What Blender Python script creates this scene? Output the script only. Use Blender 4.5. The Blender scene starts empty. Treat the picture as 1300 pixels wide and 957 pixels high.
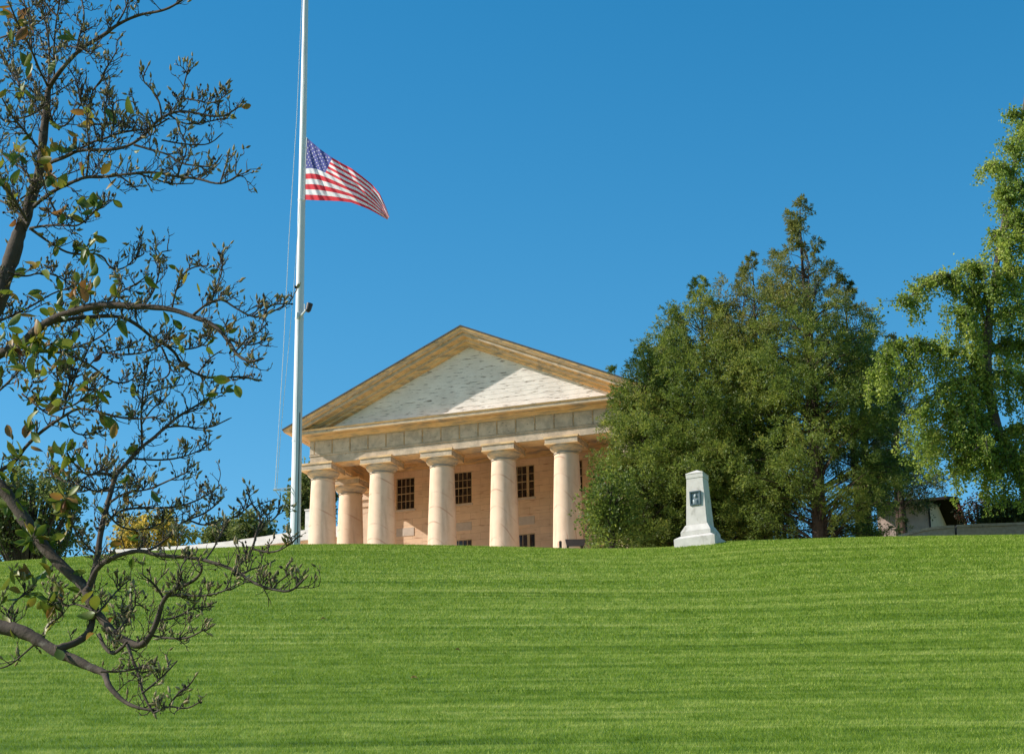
import bpy, bmesh, math, random
import numpy as np
from mathutils import Vector, Matrix
R = math.radians
random.seed(7); rng = np.random.default_rng(7)
sc = bpy.context.scene
col = sc.collection

# ------------------------------------------------------------------ camera model (a survey of the site from the photograph)
F, PITCH, ROLL, CX, CY = 2473.4, 0.2939, 0.0113, 650.0, 508.7
SP, CP = math.sin(PITCH), math.cos(PITCH)
def at(px, py, Y):
    """world point at depth Y (metres ahead of the camera) seen in direction (px, py)"""
    u, v = px - CX, CY - py
    c, s = math.cos(ROLL), math.sin(ROLL)
    u, v = u*c + v*s, -u*s + v*c
    d = Vector((u, F*CP - v*SP, F*SP + v*CP))
    return d * (Y / d.y)
def pxm(Y, Z):
    return F / (Y*CP + Z*SP)

cam = bpy.data.cameras.new('camera'); co = bpy.data.objects.new('camera', cam); col.objects.link(co)
co.matrix_world = Matrix.Rotation(math.pi/2 + PITCH, 4, 'X') @ Matrix.Rotation(-ROLL, 4, 'Z')
cam.sensor_width = 36; cam.lens = F/1300*36; cam.shift_y = (CY - 478.5)/1300
cam.clip_start = 0.3; cam.clip_end = 4000
sc.camera = co

# ------------------------------------------------------------------ helpers
def tag(o, label=None, cat=None, group=None, kind=None):
    if label: o['label'] = label
    if cat: o['category'] = cat
    if group: o['group'] = group
    if kind: o['kind'] = kind
    return o
def empty(name, loc, rz=0.0):
    o = bpy.data.objects.new(name, None); o.location = loc; o.rotation_euler = (0, 0, rz); o.empty_display_size = .3
    col.objects.link(o); return o
def copy_tree(o, parent=None):
    c = o.copy(); col.objects.link(c); c.parent = parent
    for ch in list(o.children): copy_tree(ch, c)
    return c

class MB:
    def __init__(s): s.v = []; s.f = []; s.mi = []; s.m = 0
    def add(s, vs, fs):
        n = len(s.v); s.v.extend([tuple(p) for p in vs])
        for f in fs: s.f.append(tuple(i+n for i in f)); s.mi.append(s.m)
    def box(s, x0, x1, y0, y1, z0, z1):
        s.add([(x0,y0,z0),(x1,y0,z0),(x1,y1,z0),(x0,y1,z0),(x0,y0,z1),(x1,y0,z1),(x1,y1,z1),(x0,y1,z1)],
              [(0,3,2,1),(4,5,6,7),(0,1,5,4),(1,2,6,5),(2,3,7,6),(3,0,4,7)])
    def frustum(s, x0,x1,y0,y1,z0, X0,X1,Y0,Y1,z1):
        s.add([(x0,y0,z0),(x1,y0,z0),(x1,y1,z0),(x0,y1,z0),(X0,Y0,z1),(X1,Y0,z1),(X1,Y1,z1),(X0,Y1,z1)],
              [(0,3,2,1),(4,5,6,7),(0,1,5,4),(1,2,6,5),(2,3,7,6),(3,0,4,7)])
    def lathe(s, prof, n=40, cx=0, cy=0):
        vs = []; fs = []
        for r, z in prof:
            for k in range(n):
                a = 2*math.pi*k/n; vs.append((cx+r*math.cos(a), cy+r*math.sin(a), z))
        for i in range(len(prof)-1):
            for k in range(n):
                k2 = (k+1) % n
                fs.append((i*n+k, i*n+k2, (i+1)*n+k2, (i+1)*n+k))
        fs.append(tuple(range(n-1, -1, -1))); fs.append(tuple((len(prof)-1)*n+k for k in range(n)))
        s.add(vs, fs)
    def tube(s, pts, rad, n=6):
        P = [Vector(p) for p in pts]
        if not hasattr(rad, '__len__'): rad = [rad]*len(P)
        up = None; vs = []
        for i, p in enumerate(P):
            t = (P[min(i+1, len(P)-1)] - P[max(i-1, 0)])
            if t.length < 1e-9: t = Vector((0,0,1))
            t.normalize()
            if up is None:
                up = t.cross(Vector((0.3,0.9,0.2)))
                if up.length < .1: up = t.cross(Vector((1,0,0)))
            up = (up - t*up.dot(t)); up.normalize()
            w = t.cross(up)
            for k in range(n):
                a = 2*math.pi*k/n
                vs.append(p + (up*math.cos(a) + w*math.sin(a))*rad[i])
        fs = []
        for i in range(len(P)-1):
            for k in range(n):
                k2 = (k+1) % n
                fs.append((i*n+k, i*n+k2, (i+1)*n+k2, (i+1)*n+k))
        fs.append(tuple(range(n-1,-1,-1))); fs.append(tuple((len(P)-1)*n+k for k in range(n)))
        s.add(vs, fs)
    def build(s, name, mats, parent=None, smooth=False, bevel=0):
        me = bpy.data.meshes.new(name); me.from_pydata(s.v, [], s.f)
        if not isinstance(mats, (list, tuple)): mats = [mats]
        for m in mats: me.materials.append(m)
        if len(mats) > 1: me.polygons.foreach_set('material_index', s.mi)
        bm = bmesh.new(); bm.from_mesh(me)
        bmesh.ops.recalc_face_normals(bm, faces=bm.faces)
        bm.to_mesh(me); bm.free()
        if smooth: me.shade_smooth()
        o = bpy.data.objects.new(name, me); col.objects.link(o)
        if parent: o.parent = parent
        if bevel:
            b = o.modifiers.new('bevel', 'BEVEL'); b.width = bevel; b.segments = 2; b.limit_method = 'ANGLE'; b.angle_limit = R(35)
        return o
def smooth_by_angle(o, ang=35):
    me = o.data; me.shade_smooth()
    bm = bmesh.new(); bm.from_mesh(me)
    for e in bm.edges:
        if len(e.link_faces) == 2 and e.calc_face_angle(0) > R(ang): e.smooth = False
    bm.to_mesh(me); bm.free()

def poly_mesh(name, V, k, mats, parent=None, midx=None, smooth=False):
    """V: (N,k,3) array of k-gons"""
    n = V.shape[0]
    me = bpy.data.meshes.new(name)
    me.vertices.add(n*k); me.vertices.foreach_set('co', V.reshape(-1).astype(np.float32))
    me.loops.add(n*k); me.loops.foreach_set('vertex_index', np.arange(n*k, dtype=np.int32))
    me.polygons.add(n); me.polygons.foreach_set('loop_start', np.arange(0, n*k, k, dtype=np.int32))
    me.polygons.foreach_set('loop_total', np.full(n, k, dtype=np.int32))
    if not isinstance(mats, (list, tuple)): mats = [mats]
    for m in mats: me.materials.append(m)
    if midx is not None: me.polygons.foreach_set('material_index', midx.astype(np.int32))
    me.update(calc_edges=True)
    o = bpy.data.objects.new(name, me); col.objects.link(o)
    if parent: o.parent = parent
    return o
def nrm(a): return a/np.maximum(np.linalg.norm(a, axis=-1, keepdims=True), 1e-9)

# ------------------------------------------------------------------ materials
def rgb(c): return (c[0], c[1], c[2], 1)
def mat(name, c1, c2=None, scale=3, rough=.8, bump=0, bscale=None, stretch=(1,1,1), c3=None, lo=.35, hi=.65, t3=(.62,.68), s3=6, st3=(1,1,1), spec=.3, metal=0, detail=6):
    m = bpy.data.materials.new(name); m.use_nodes = True
    nt = m.node_tree; N = nt.nodes; L = nt.links
    b = N['Principled BSDF']; b.inputs['Roughness'].default_value = rough; b.inputs['Metallic'].default_value = metal
    b.inputs['Specular IOR Level'].default_value = spec
    b.inputs['Base Color'].default_value = rgb(c1)
    tc = N.new('ShaderNodeTexCoord')
    def noise(sca, st, det=detail):
        mp = N.new('ShaderNodeMapping'); mp.inputs['Scale'].default_value = st
        L.new(tc.outputs['Object'], mp.inputs['Vector'])
        n = N.new('ShaderNodeTexNoise'); n.inputs['Scale'].default_value = sca; n.inputs['Detail'].default_value = det; n.inputs['Roughness'].default_value = .6
        L.new(mp.outputs[0], n.inputs['Vector']); return n.outputs['Fac']
    def ramp(fac, a, bb):
        r = N.new('ShaderNodeMapRange'); r.inputs['From Min'].default_value = a; r.inputs['From Max'].default_value = bb
        L.new(fac, r.inputs['Value']); return r.outputs[0]
    def mix(f, A, B):
        x = N.new('ShaderNodeMix'); x.data_type = 'RGBA'
        L.new(f, x.inputs[0])
        for i, c in ((6, A), (7, B)):
            if isinstance(c, tuple): x.inputs[i].default_value = rgb(c)
            else: L.new(c, x.inputs[i])
        return x.outputs[2]
    out = c1
    if c2:
        out = mix(ramp(noise(scale, stretch), lo, hi), c1, c2)
        if c3: out = mix(ramp(noise(s3, st3), *t3), out, c3)
        L.new(out, b.inputs['Base Color'])
    if bump:
        bn = N.new('ShaderNodeBump'); bn.inputs['Strength'].default_value = 1; bn.inputs['Distance'].default_value = bump
        L.new(noise(bscale or scale*6, (1,1,1)), bn.inputs['Height']); L.new(bn.outputs[0], b.inputs['Normal'])
    m['_h'] = 1
    return m
def leafmat(name, cols, trans=.35, nscale=.6, rough=.5, spec=.3):
    """leaf colours picked per leaf and, more slowly, per bough"""
    m = bpy.data.materials.new(name); m.use_nodes = True
    nt = m.node_tree; N = nt.nodes; L = nt.links
    b = N['Principled BSDF']; b.inputs['Roughness'].default_value = rough; b.inputs['Specular IOR Level'].default_value = spec
    g = N.new('ShaderNodeNewGeometry'); tc = N.new('ShaderNodeTexCoord')
    n = N.new('ShaderNodeTexNoise'); n.inputs['Scale'].default_value = nscale; n.inputs['Detail'].default_value = 4
    L.new(tc.outputs['Object'], n.inputs['Vector'])
    a = N.new('ShaderNodeMath'); a.operation = 'MULTIPLY_ADD'; a.inputs[1].default_value = .55
    L.new(g.outputs['Random Per Island'], a.inputs[0])
    s = N.new('ShaderNodeMath'); s.operation = 'MULTIPLY_ADD'; s.inputs[1].default_value = 1.5; s.inputs[2].default_value = -.52
    L.new(n.outputs['Fac'], s.inputs[0]); L.new(s.outputs[0], a.inputs[2])
    cr = N.new('ShaderNodeValToRGB'); L.new(a.outputs[0], cr.inputs[0])
    e = cr.color_ramp.elements
    while len(e) < len(cols): e.new(.5)
    for i, (p, c) in enumerate(cols): e[i].position = p; e[i].color = rgb(c)
    L.new(cr.outputs[0], b.inputs['Base Color'])
    t = N.new('ShaderNodeBsdfTranslucent'); hs = N.new('ShaderNodeHueSaturation'); hs.inputs['Value'].default_value = 1.5; hs.inputs['Hue'].default_value = .49
    L.new(cr.outputs[0], hs.inputs['Color']); L.new(hs.outputs[0], t.inputs['Color'])
    mx = N.new('ShaderNodeMixShader'); mx.inputs[0].default_value = trans
    L.new(b.outputs[0], mx.inputs[1]); L.new(t.outputs[0], mx.inputs[2])
    L.new(mx.outputs[0], N['Material Output'].inputs['Surface'])
    return m

def column_mat():
    m = mat('column_stucco', (.70,.53,.38), (.62,.45,.31), scale=1.2, rough=.75, bump=.004, bscale=14, c3=(.47,.32,.22), s3=1.6, st3=(2.2,2.2,.35), t3=(.52,.80))
    nt = m.node_tree; N = nt.nodes; L = nt.links; b = N['Principled BSDF']
    src = b.inputs['Base Color'].links[0].from_socket
    tc = N.new('ShaderNodeTexCoord'); oi = N.new('ShaderNodeObjectInfo')
    sx = N.new('ShaderNodeSeparateXYZ'); L.new(oi.outputs['Location'], sx.inputs[0])
    mz = N.new('ShaderNodeMath'); mz.operation = 'MULTIPLY_ADD'; mz.inputs[1].default_value = -.43; mz.inputs[2].default_value = -.6; L.new(sx.outputs[0], mz.inputs[0])
    cb = N.new('ShaderNodeCombineXYZ'); cb.inputs[0].default_value = .25; cb.inputs[1].default_value = .2; L.new(mz.outputs[0], cb.inputs[2])
    va = N.new('ShaderNodeVectorMath'); va.operation = 'ADD'; L.new(tc.outputs['Object'], va.inputs[0]); L.new(cb.outputs[0], va.inputs[1])
    vm = N.new('ShaderNodeVectorMath'); vm.operation = 'MULTIPLY'; vm.inputs[1].default_value = (1.9,.6,.8); L.new(va.outputs[0], vm.inputs[0])
    w = N.new('ShaderNodeTexWave'); w.wave_type = 'RINGS'; w.rings_direction = 'SPHERICAL'
    w.inputs['Scale'].default_value = .5; w.inputs['Distortion'].default_value = 1.6; w.inputs['Detail'].default_value = 2; w.inputs['Detail Scale'].default_value = .8
    L.new(vm.outputs[0], w.inputs['Vector'])
    r = N.new('ShaderNodeMapRange'); r.inputs['From Min'].default_value = .955; r.inputs['From Max'].default_value = 1.0; r.inputs['To Max'].default_value = .6
    L.new(w.outputs['Fac'], r.inputs['Value'])
    n = N.new('ShaderNodeTexNoise'); n.inputs['Scale'].default_value = 1.1; L.new(va.outputs[0], n.inputs['Vector'])
    r2 = N.new('ShaderNodeMapRange'); r2.inputs['From Min'].default_value = .45; r2.inputs['From Max'].default_value = .6; L.new(n.outputs['Fac'], r2.inputs['Value'])
    mu = N.new('ShaderNodeMath'); mu.operation = 'MULTIPLY'; L.new(r.outputs[0], mu.inputs[0]); L.new(r2.outputs[0], mu.inputs[1])
    x = N.new('ShaderNodeMix'); x.data_type = 'RGBA'; L.new(mu.outputs[0], x.inputs[0]); L.new(src, x.inputs[6]); x.inputs[7].default_value = rgb((.40,.19,.12))
    L.new(x.outputs[2], b.inputs['Base Color'])
    return m
def ashlar_mat():
    m = mat('wall_stucco', (.80,.58,.39), (.72,.50,.33), scale=1.6, rough=.85, bump=.004, bscale=18, c3=(.46,.25,.16), s3=1.4, st3=(1,1,5), t3=(.56,.72))
    nt = m.node_tree; N = nt.nodes; L = nt.links; b = N['Principled BSDF']
    src = b.inputs['Base Color'].links[0].from_socket
    tc = N.new('ShaderNodeTexCoord'); mp = N.new('ShaderNodeMapping'); mp.inputs['Rotation'].default_value = (R(90), 0, 0)
    L.new(tc.outputs['Object'], mp.inputs['Vector'])
    bk = N.new('ShaderNodeTexBrick'); bk.inputs['Scale'].default_value = 1; bk.inputs['Mortar Size'].default_value = .008; bk.inputs['Brick Width'].default_value = 1.1; bk.inputs['Row Height'].default_value = .37
    bk.inputs['Color1'].default_value = (1,1,1,1); bk.inputs['Color2'].default_value = (.86,.88,.9,1); bk.inputs['Mortar'].default_value = (.55,.5,.5,1)
    L.new(mp.outputs[0], bk.inputs['Vector'])
    x = N.new('ShaderNodeMix'); x.data_type = 'RGBA'; x.blend_type = 'MULTIPLY'; x.inputs[0].default_value = .75
    L.new(src, x.inputs[6]); L.new(bk.outputs['Color'], x.inputs[7]); L.new(x.outputs[2], b.inputs['Base Color'])
    return m

M = {}
M['column'] = column_mat()
M['wall'] = ashlar_mat()
M['ochre'] = mat('ochre_paint', (.76,.52,.27), (.64,.41,.19), scale=2.2, rough=.8, bump=.006, bscale=20, c3=(.32,.27,.21), s3=2.0, st3=(.45,.45,4), t3=(.48,.66))
M['frieze'] = mat('weathered_frieze', (.57,.45,.32), (.41,.33,.24), scale=2.6, rough=.9, bump=.005, bscale=18, c3=(.17,.14,.11), s3=5, st3=(1,1,2.5), t3=(.60,.74), lo=.4, hi=.6)
M['abacus'] = mat('weathered_abacus', (.64,.46,.28), (.52,.38,.23), scale=3, rough=.85, bump=.004, bscale=20, c3=(.30,.27,.23), s3=2.5, st3=(.6,.6,2), t3=(.42,.60))
M['tympanum'] = mat('flaking_white_paint', (.80,.745,.675), (.68,.62,.555), scale=1.4, rough=.8, bump=.006, bscale=14, c3=(.20,.165,.13), s3=2.2, st3=(.8,.8,7), t3=(.57,.66), detail=10)
M['slate'] = mat('slate', (.045,.048,.055), (.075,.075,.08), scale=4, rough=.6)
M['sash'] = mat('sash_paint', (.50,.38,.22), (.42,.31,.18), scale=8, rough=.6)
M['glass'] = mat('dark_window_glass', (.012,.012,.014), (.055,.040,.030), scale=2.2, rough=.15, spec=.45, lo=.45, hi=.6)  # brownish blotches in the colour stand in for a faint reflection
M['panelstone'] = mat('grey_panel', (.58,.50,.42), (.50,.43,.36), scale=5, rough=.9)
M['white'] = mat('white_roofing', (.74,.72,.68), (.60,.58,.54), scale=1.5, rough=.75, bump=.004, bscale=12, stretch=(1,1,3))
M['polepaint'] = mat('pole_paint', (.66,.68,.68), (.54,.57,.58), scale=.8, rough=.38, stretch=(1,1,.4), c3=(.35,.27,.2), s3=5, st3=(1,1,.5), t3=(.68,.74), spec=.5)
M['rope'] = mat('rope', (.75,.74,.70), rough=.9)
M['iron'] = mat('dark_iron', (.03,.03,.032), rough=.5)
M['marble'] = mat('pale_granite', (.62,.585,.53), (.52,.49,.44), scale=3, rough=.75, bump=.003, bscale=30, c3=(.36,.33,.28), s3=3, st3=(1,1,.5), t3=(.58,.72))
M['bronze'] = mat('verdigris_bronze', (.055,.09,.10), (.09,.13,.14), scale=9, rough=.45, metal=.5)
M['relief'] = mat('worn_bronze_relief', (.20,.24,.24), (.11,.14,.15), scale=14, rough=.45, metal=.3, bump=.004, bscale=30)
M['brownwood'] = mat('dark_stained_wood', (.05,.033,.022), (.035,.025,.018), scale=6, rough=.6)
M['bark'] = mat('grey_brown_bark', (.085,.065,.048), (.045,.034,.026), scale=9, rough=.9, bump=.006, bscale=40, c3=(.17,.15,.12), s3=9, t3=(.58,.72))
M['cedarbark'] = mat('cedar_bark', (.085,.055,.04), (.05,.035,.027), scale=4, rough=.95, stretch=(1,1,.3), bump=.01, bscale=20)
M['ginkgobark'] = mat('ginkgo_bark', (.12,.10,.085), (.07,.06,.05), scale=4, rough=.95, bump=.01, bscale=20)
M['wallstone'] = mat('granite_wall_stone', (.34,.30,.26), (.24,.21,.18), scale=6, rough=.9, bump=.01, bscale=22, c3=(.12,.11,.10), s3=9, t3=(.62,.72))
M['pinkstone'] = mat('pinkish_rubble', (.60,.46,.38), (.48,.36,.29), scale=3, rough=.9, bump=.01, bscale=14)
M['plaster'] = mat('cream_plaster', (.46,.35,.25), (.38,.28,.2), scale=2.5, rough=.85)
M['shingle'] = mat('brown_shingle', (.05,.036,.027), (.035,.027,.02), scale=8, rough=1, spec=0)
M['red'] = mat('flag_red', (.74,.05,.07), rough=.8)
M['flagwhite'] = mat('flag_white', (.88,.86,.85), rough=.8)
M['blue'] = mat('flag_blue', (.10,.11,.34), rough=.8)
for k in ('red', 'flagwhite', 'blue'):      # thin nylon lets light through
    nt = M[k].node_tree; b = nt.nodes['Principled BSDF']; t = nt.nodes.new('ShaderNodeBsdfTranslucent')
    t.inputs['Color'].default_value = b.inputs['Base Color'].default_value
    x = nt.nodes.new('ShaderNodeMixShader'); x.inputs[0].default_value = .4
    nt.links.new(b.outputs[0], x.inputs[1]); nt.links.new(t.outputs[0], x.inputs[2]); nt.links.new(x.outputs[0], nt.nodes['Material Output'].inputs['Surface'])
M['cedar'] = leafmat('cedar_sprays', [(0,(.034,.058,.010)),(.38,(.095,.145,.022)),(.68,(.18,.23,.038)),(.95,(.30,.31,.068))], trans=.42, nscale=.45)
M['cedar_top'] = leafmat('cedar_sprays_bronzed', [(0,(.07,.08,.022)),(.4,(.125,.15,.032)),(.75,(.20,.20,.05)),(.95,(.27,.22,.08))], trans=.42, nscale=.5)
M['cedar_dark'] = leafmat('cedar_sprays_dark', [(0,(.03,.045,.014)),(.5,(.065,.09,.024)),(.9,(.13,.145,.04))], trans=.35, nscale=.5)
M['holly'] = leafmat('glossy_leaves', [(0,(.05,.085,.02)),(.5,(.10,.15,.035)),(.9,(.17,.22,.06))], trans=.3, rough=.5, spec=.3)
M['ginkgo'] = leafmat('ginkgo_leaves', [(0,(.07,.12,.02)),(.38,(.15,.22,.032)),(.72,(.26,.33,.055)),(.97,(.42,.45,.11))], trans=.5, nscale=.5)
M['oak'] = leafmat('oak_leaves', [(0,(.05,.075,.02)),(.5,(.10,.14,.035)),(.85,(.18,.20,.06))], trans=.45, nscale=.4)
M['yellowing'] = leafmat('yellowing_leaves', [(0,(.14,.15,.03)),(.4,(.30,.28,.05)),(.8,(.55,.40,.07))], trans=.4, nscale=.5)
M['redtips'] = leafmat('reddish_leaves', [(0,(.08,.09,.03)),(.5,(.16,.13,.05)),(.8,(.28,.07,.04))], trans=.35, nscale=1.5)
M['magleaf'] = leafmat('magnolia_leaves', [(0,(.035,.065,.012)),(.35,(.08,.13,.018)),(.58,(.19,.21,.025)),(.75,(.26,.14,.03)),(.95,(.12,.05,.028))], trans=.3, nscale=3, rough=.45, spec=.3)
M['bud'] = leafmat('fuzzy_buds', [(0,(.10,.085,.04)),(.45,(.22,.18,.09)),(.8,(.36,.29,.17))], trans=0, nscale=4, rough=.8, spec=.1)
M['seedhead'] = mat('dark_seed_heads', (.03,.022,.018), rough=.9)
M['autumn'] = mat('dry_leaf', (.36,.24,.10), (.25,.14,.06), scale=20, rough=.8)

def grass_mat(name, mul=1.0, trans=0):
    m = bpy.data.materials.new(name); m.use_nodes = True
    nt = m.node_tree; N = nt.nodes; L = nt.links; b = N['Principled BSDF']
    b.inputs['Roughness'].default_value = .6; b.inputs['Specular IOR Level'].default_value = .12
    tc = N.new('ShaderNodeTexCoord')
    def noise(sca, st, rot=0, det=4):
        mp = N.new('ShaderNodeMapping'); mp.inputs['Scale'].default_value = st; mp.inputs['Rotation'].default_value = (0,0,rot)
        L.new(tc.outputs['Object'], mp.inputs['Vector'])
        n = N.new('ShaderNodeTexNoise'); n.inputs['Scale'].default_value = sca; n.inputs['Detail'].default_value = det
        L.new(mp.outputs[0], n.inputs['Vector']); return n.outputs['Fac']
    def madd(a, k, c):
        x = N.new('ShaderNodeMath'); x.operation = 'MULTIPLY_ADD'; L.new(a, x.inputs[0]); x.inputs[1].default_value = k
        if isinstance(c, float): x.inputs[2].default_value = c
        else: L.new(c, x.inputs[2])
        return x.outputs[0]
    f = madd(noise(1.0, (.05,.75,.0), R(24)), .62, -.89)        # mower passes across the slope
    f = madd(noise(1.0, (.07,3.4,.0), R(24), 6), 1.15, f)
    f = madd(noise(1.6, (1,1.6,0), 0, 8), .9, f)
    ln = N.new('ShaderNodeMath'); ln.operation = 'SUBTRACT'; L.new(noise(1.0, (.035,.62,0), R(22), 1), ln.inputs[0]); ln.inputs[1].default_value = .5
    la = N.new('ShaderNodeMath'); la.operation = 'ABSOLUTE'; L.new(ln.outputs[0], la.inputs[0])
    lr = N.new('ShaderNodeMapRange'); lr.inputs['From Min'].default_value = .012; lr.inputs['From Max'].default_value = .0; lr.inputs['To Max'].default_value = .16; L.new(la.outputs[0], lr.inputs['Value'])
    fa = N.new('ShaderNodeMath'); fa.operation = 'ADD'; L.new(f, fa.inputs[0]); L.new(lr.outputs[0], fa.inputs[1]); f = fa.outputs[0]
    gi = N.new('ShaderNodeNewGeometry'); f = madd(noise(26, (1,1,1), 0, 3), .3, f)
    if trans: f = madd(gi.outputs['Random Per Island'], .34, f)
    cr = N.new('ShaderNodeValToRGB'); L.new(f, cr.inputs[0]); e = cr.color_ramp.elements
    e.new(.5); e.new(.75)
    for i, (p, c) in enumerate([(.2,(.058,.116,.006)),(.5,(.128,.218,.012)),(.75,(.205,.308,.024)),(1.05,(.40,.46,.11))]):
        e[i].position = p; e[i].color = rgb(tuple(k*mul for k in c))
    L.new(cr.outputs[0], b.inputs['Base Color'])
    if trans:
        t = N.new('ShaderNodeBsdfTranslucent'); L.new(cr.outputs[0], t.inputs['Color'])
        mx = N.new('ShaderNodeMixShader'); mx.inputs[0].default_value = trans
        L.new(b.outputs[0], mx.inputs[1]); L.new(t.outputs[0], mx.inputs[2]); L.new(mx.outputs[0], N['Material Output'].inputs['Surface'])
    return m
M['lawn'] = grass_mat('mown_turf', .7)
M['blade'] = grass_mat('grass_blades', 1.0, .35)

# ------------------------------------------------------------------ the hill
YB = 76.0
_yk = np.array([-60,-10,0,12,24,38,54,66,76,84,92,100,1500.]); _zk = np.array([-4,-2.3,-1.75,-.2,2.72,6.3,10.9,14.35,16.92,17.95,18.28,18.3,18.3])
_yf = np.arange(-60, 1500, .5); _zf = np.interp(_yf, _yk, _zk)
_k = np.exp(-.5*(np.arange(-12,13)/4.5)**2); _k /= _k.sum(); _zf = np.convolve(np.pad(_zf, 12, mode='edge'), _k, 'valid')
_bx, _bd = [], []
_zb = np.interp(YB, _yf, _zf)
for px, py in [(-400,722),(0,715),(92,709),(202,700.5),(300,696),(385,692.5),(470,692),(560,693.5),(650,695.5),(740,698),(800,697.5),(850,695.5),(885,692),(925,688),(1010,685.5),(1100,683),(1200,681.5),(1300,680),(1700,674)]:
    p = at(px, py, YB); _bx.append(p.x); _bd.append(p.z - _zb)
def ground_z(X, Y):
    X = np.asarray(X, float); Y = np.asarray(Y, float)
    w = np.clip((Y-28)/(YB-28), 0, 1); w = w*w*(3-2*w)
    return np.interp(Y, _yf, _zf) + w*np.interp(X, _bx, _bd)
def gz(X, Y): return float(ground_z(X, Y))

xs = np.concatenate([np.linspace(-900,-60,15), np.linspace(-56,56,141), np.linspace(60,900,15)])
ys = np.concatenate([np.linspace(-60,10,15), np.linspace(12,110,150), np.linspace(115,1400,25)])
XX, YY = np.meshgrid(xs, ys); ZZ = ground_z(XX, YY)
nx, ny = len(xs), len(ys)
mb = MB(); mb.v = list(zip(XX.ravel().tolist(), YY.ravel().tolist(), ZZ.ravel().tolist()))
mb.f = [(j*nx+i, j*nx+i+1, (j+1)*nx+i+1, (j+1)*nx+i) for j in range(ny-1) for i in range(nx-1)]; mb.mi = [0]*len(mb.f)
lawn = mb.build('lawn', M['lawn'], smooth=True); tag(lawn, kind='structure')

def scatter_grass():
    out = []
    for y0, y1, dens, h, w in [(17,24,1100,.052,.009),(24,31,1100,.05,.010),(31,40,800,.052,.013),(40,52,420,.06,.020),(52,66,260,.065,.028),(66,80,240,.06,.032)]:
        hw = .30*y1 + 1.5
        n = int((y1-y0)*2*hw*dens)
        x = rng.uniform(-hw, hw, n); y = rng.uniform(y0, y1, n); z = ground_z(x, y) - .006
        hh = h*rng.uniform(.55, 1.25, n); a = rng.uniform(0, 2*np.pi, n); ww = w*rng.uniform(.6,1.2,n)*.5
        lean = rng.normal(0, .45, (n,2))*hh[:,None]
        lean[:,0] += .25*hh*np.sign(np.sin(y*2*np.pi/2.6 + .05*x))      # alternate mower passes lay the blades over
        b = np.stack([x, y, z], 1); dx = np.stack([np.cos(a)*ww, np.sin(a)*ww, 0*a], 1)
        tip = b + np.stack([lean[:,0], lean[:,1], hh], 1)
        out.append(np.stack([b-dx, b+dx, tip], 1))
    V = np.concatenate(out)
    tag(poly_mesh('grass', V, 3, M['blade']), 'short mown green grass covering the slope', 'grass', kind='stuff')
scatter_grass()

# ------------------------------------------------------------------ the house with its portico
A = 3.25; TH = .349; ZB = 18.5
BX, BY = -9.6019, 95.5099
house = empty('mansion', (BX, BY, ZB), -TH)
tag(house, 'cream temple fronted mansion with thick columns and flaking white pediment', 'mansion')
def W(s, b, z): return Vector((BX + s*math.cos(TH) + b*math.sin(TH), BY - s*math.sin(TH) + b*math.cos(TH), ZB + z))

# columns
def make_column():
    m = MB(); pr = []
    H = 6.28
    for i in range(15):
        t = i/14; r = .765 - .165*(t**1.35)
        pr.append((r, t*H))
    m.lathe([(.80,-.35)] + pr, 56)
    c = m.build('column', M['column'], house); smooth_by_angle(c)
    k = MB()
    k.lathe([(.60,6.24),(.632,6.26),(.632,6.29),(.60,6.31),(.60,6.36),(.66,6.42),(.76,6.52),(.81,6.60),(.82,6.665)], 56)
    cap = k.build('echinus', M['abacus'], c); smooth_by_angle(cap, 30)
    q = MB(); w = .83
    q.box(-w-.02, w+.02, -w-.02, w+.02, 6.665, 6.72); q.m = 1; q.box(-w, w, -w, w, 6.721, 6.95); q.m = 0; q.box(-w-.045, w+.045, -w-.045, w+.045, 6.951, 7.047)
    q.build('abacus', [M['ochre'], M['frieze']], c)
    return c
c0 = make_column()
spots = [(i*A, 0) for i in range(6)] + [(0, 3.33), (5*A, 3.33)]
for i, (s, b) in enumerate(spots):
    c = c0 if i == 0 else copy_tree(c0, house)
    c.location = (s, b, 0); c.rotation_euler = (0, 0, 0)
    for ch in c.children:
        if i: ch.rotation_euler = (0,0,0)

SL, SR, EI = -.51, 5*A + .51, .45            # outer faces of the beams
bw = 6.4                                     # portico wall
# floor and steps
m = MB(); m.box(-1.3, 5*A+1.3, -1.3, bw-.01, -.25, -.02); m.box(-1.8, 5*A+1.8, -1.8, bw-.02, -.6, -.26)
m.build('portico_floor', M['panelstone'], house, bevel=.01)
# architrave + frieze
m = MB()
m.box(SL, SR, SL, EI, 7.05, 7.455); m.box(SL-.035, SR+.035, SL-.035, EI, 7.458, 7.53); 
m.box(SL, EI, EI+.003, bw-.003, 7.05, 7.455); m.box(5*A-EI, SR, EI+.003, bw-.003, 7.05, 7.455)
m.box(SL-.035, EI, EI+.003, bw-.003, 7.458, 7.53); m.box(5*A-EI, SR+.035, EI+.003, bw-.003, 7.458, 7.53)
m.build('architrave', M['frieze'], house, bevel=.006)
m = MB()
m.box(SL, SR, SL, EI, 7.533, 8.29); m.box(SL, EI, EI+.003, bw-.003, 7.533, 8.29); m.box(5*A-EI, SR, EI+.003, bw-.003, 7.533, 8.29)
m.build('frieze', M['frieze'], house)
m = MB(); n = 17; step = (SR-SL-.5)/n
for i in range(n):                           # raised panels between dark joints
    x0 = SL + .25 + i*step + .035; m.box(x0, x0+step-.07, SL-.028, SL-.001, 7.56, 8.22)
m.box(SL-.004, SL+.22, SL-.034, SL-.001, 7.56, 8.22); m.box(SR-.22, SR+.004, SL-.034, SL-.001, 7.56, 8.22)
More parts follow.
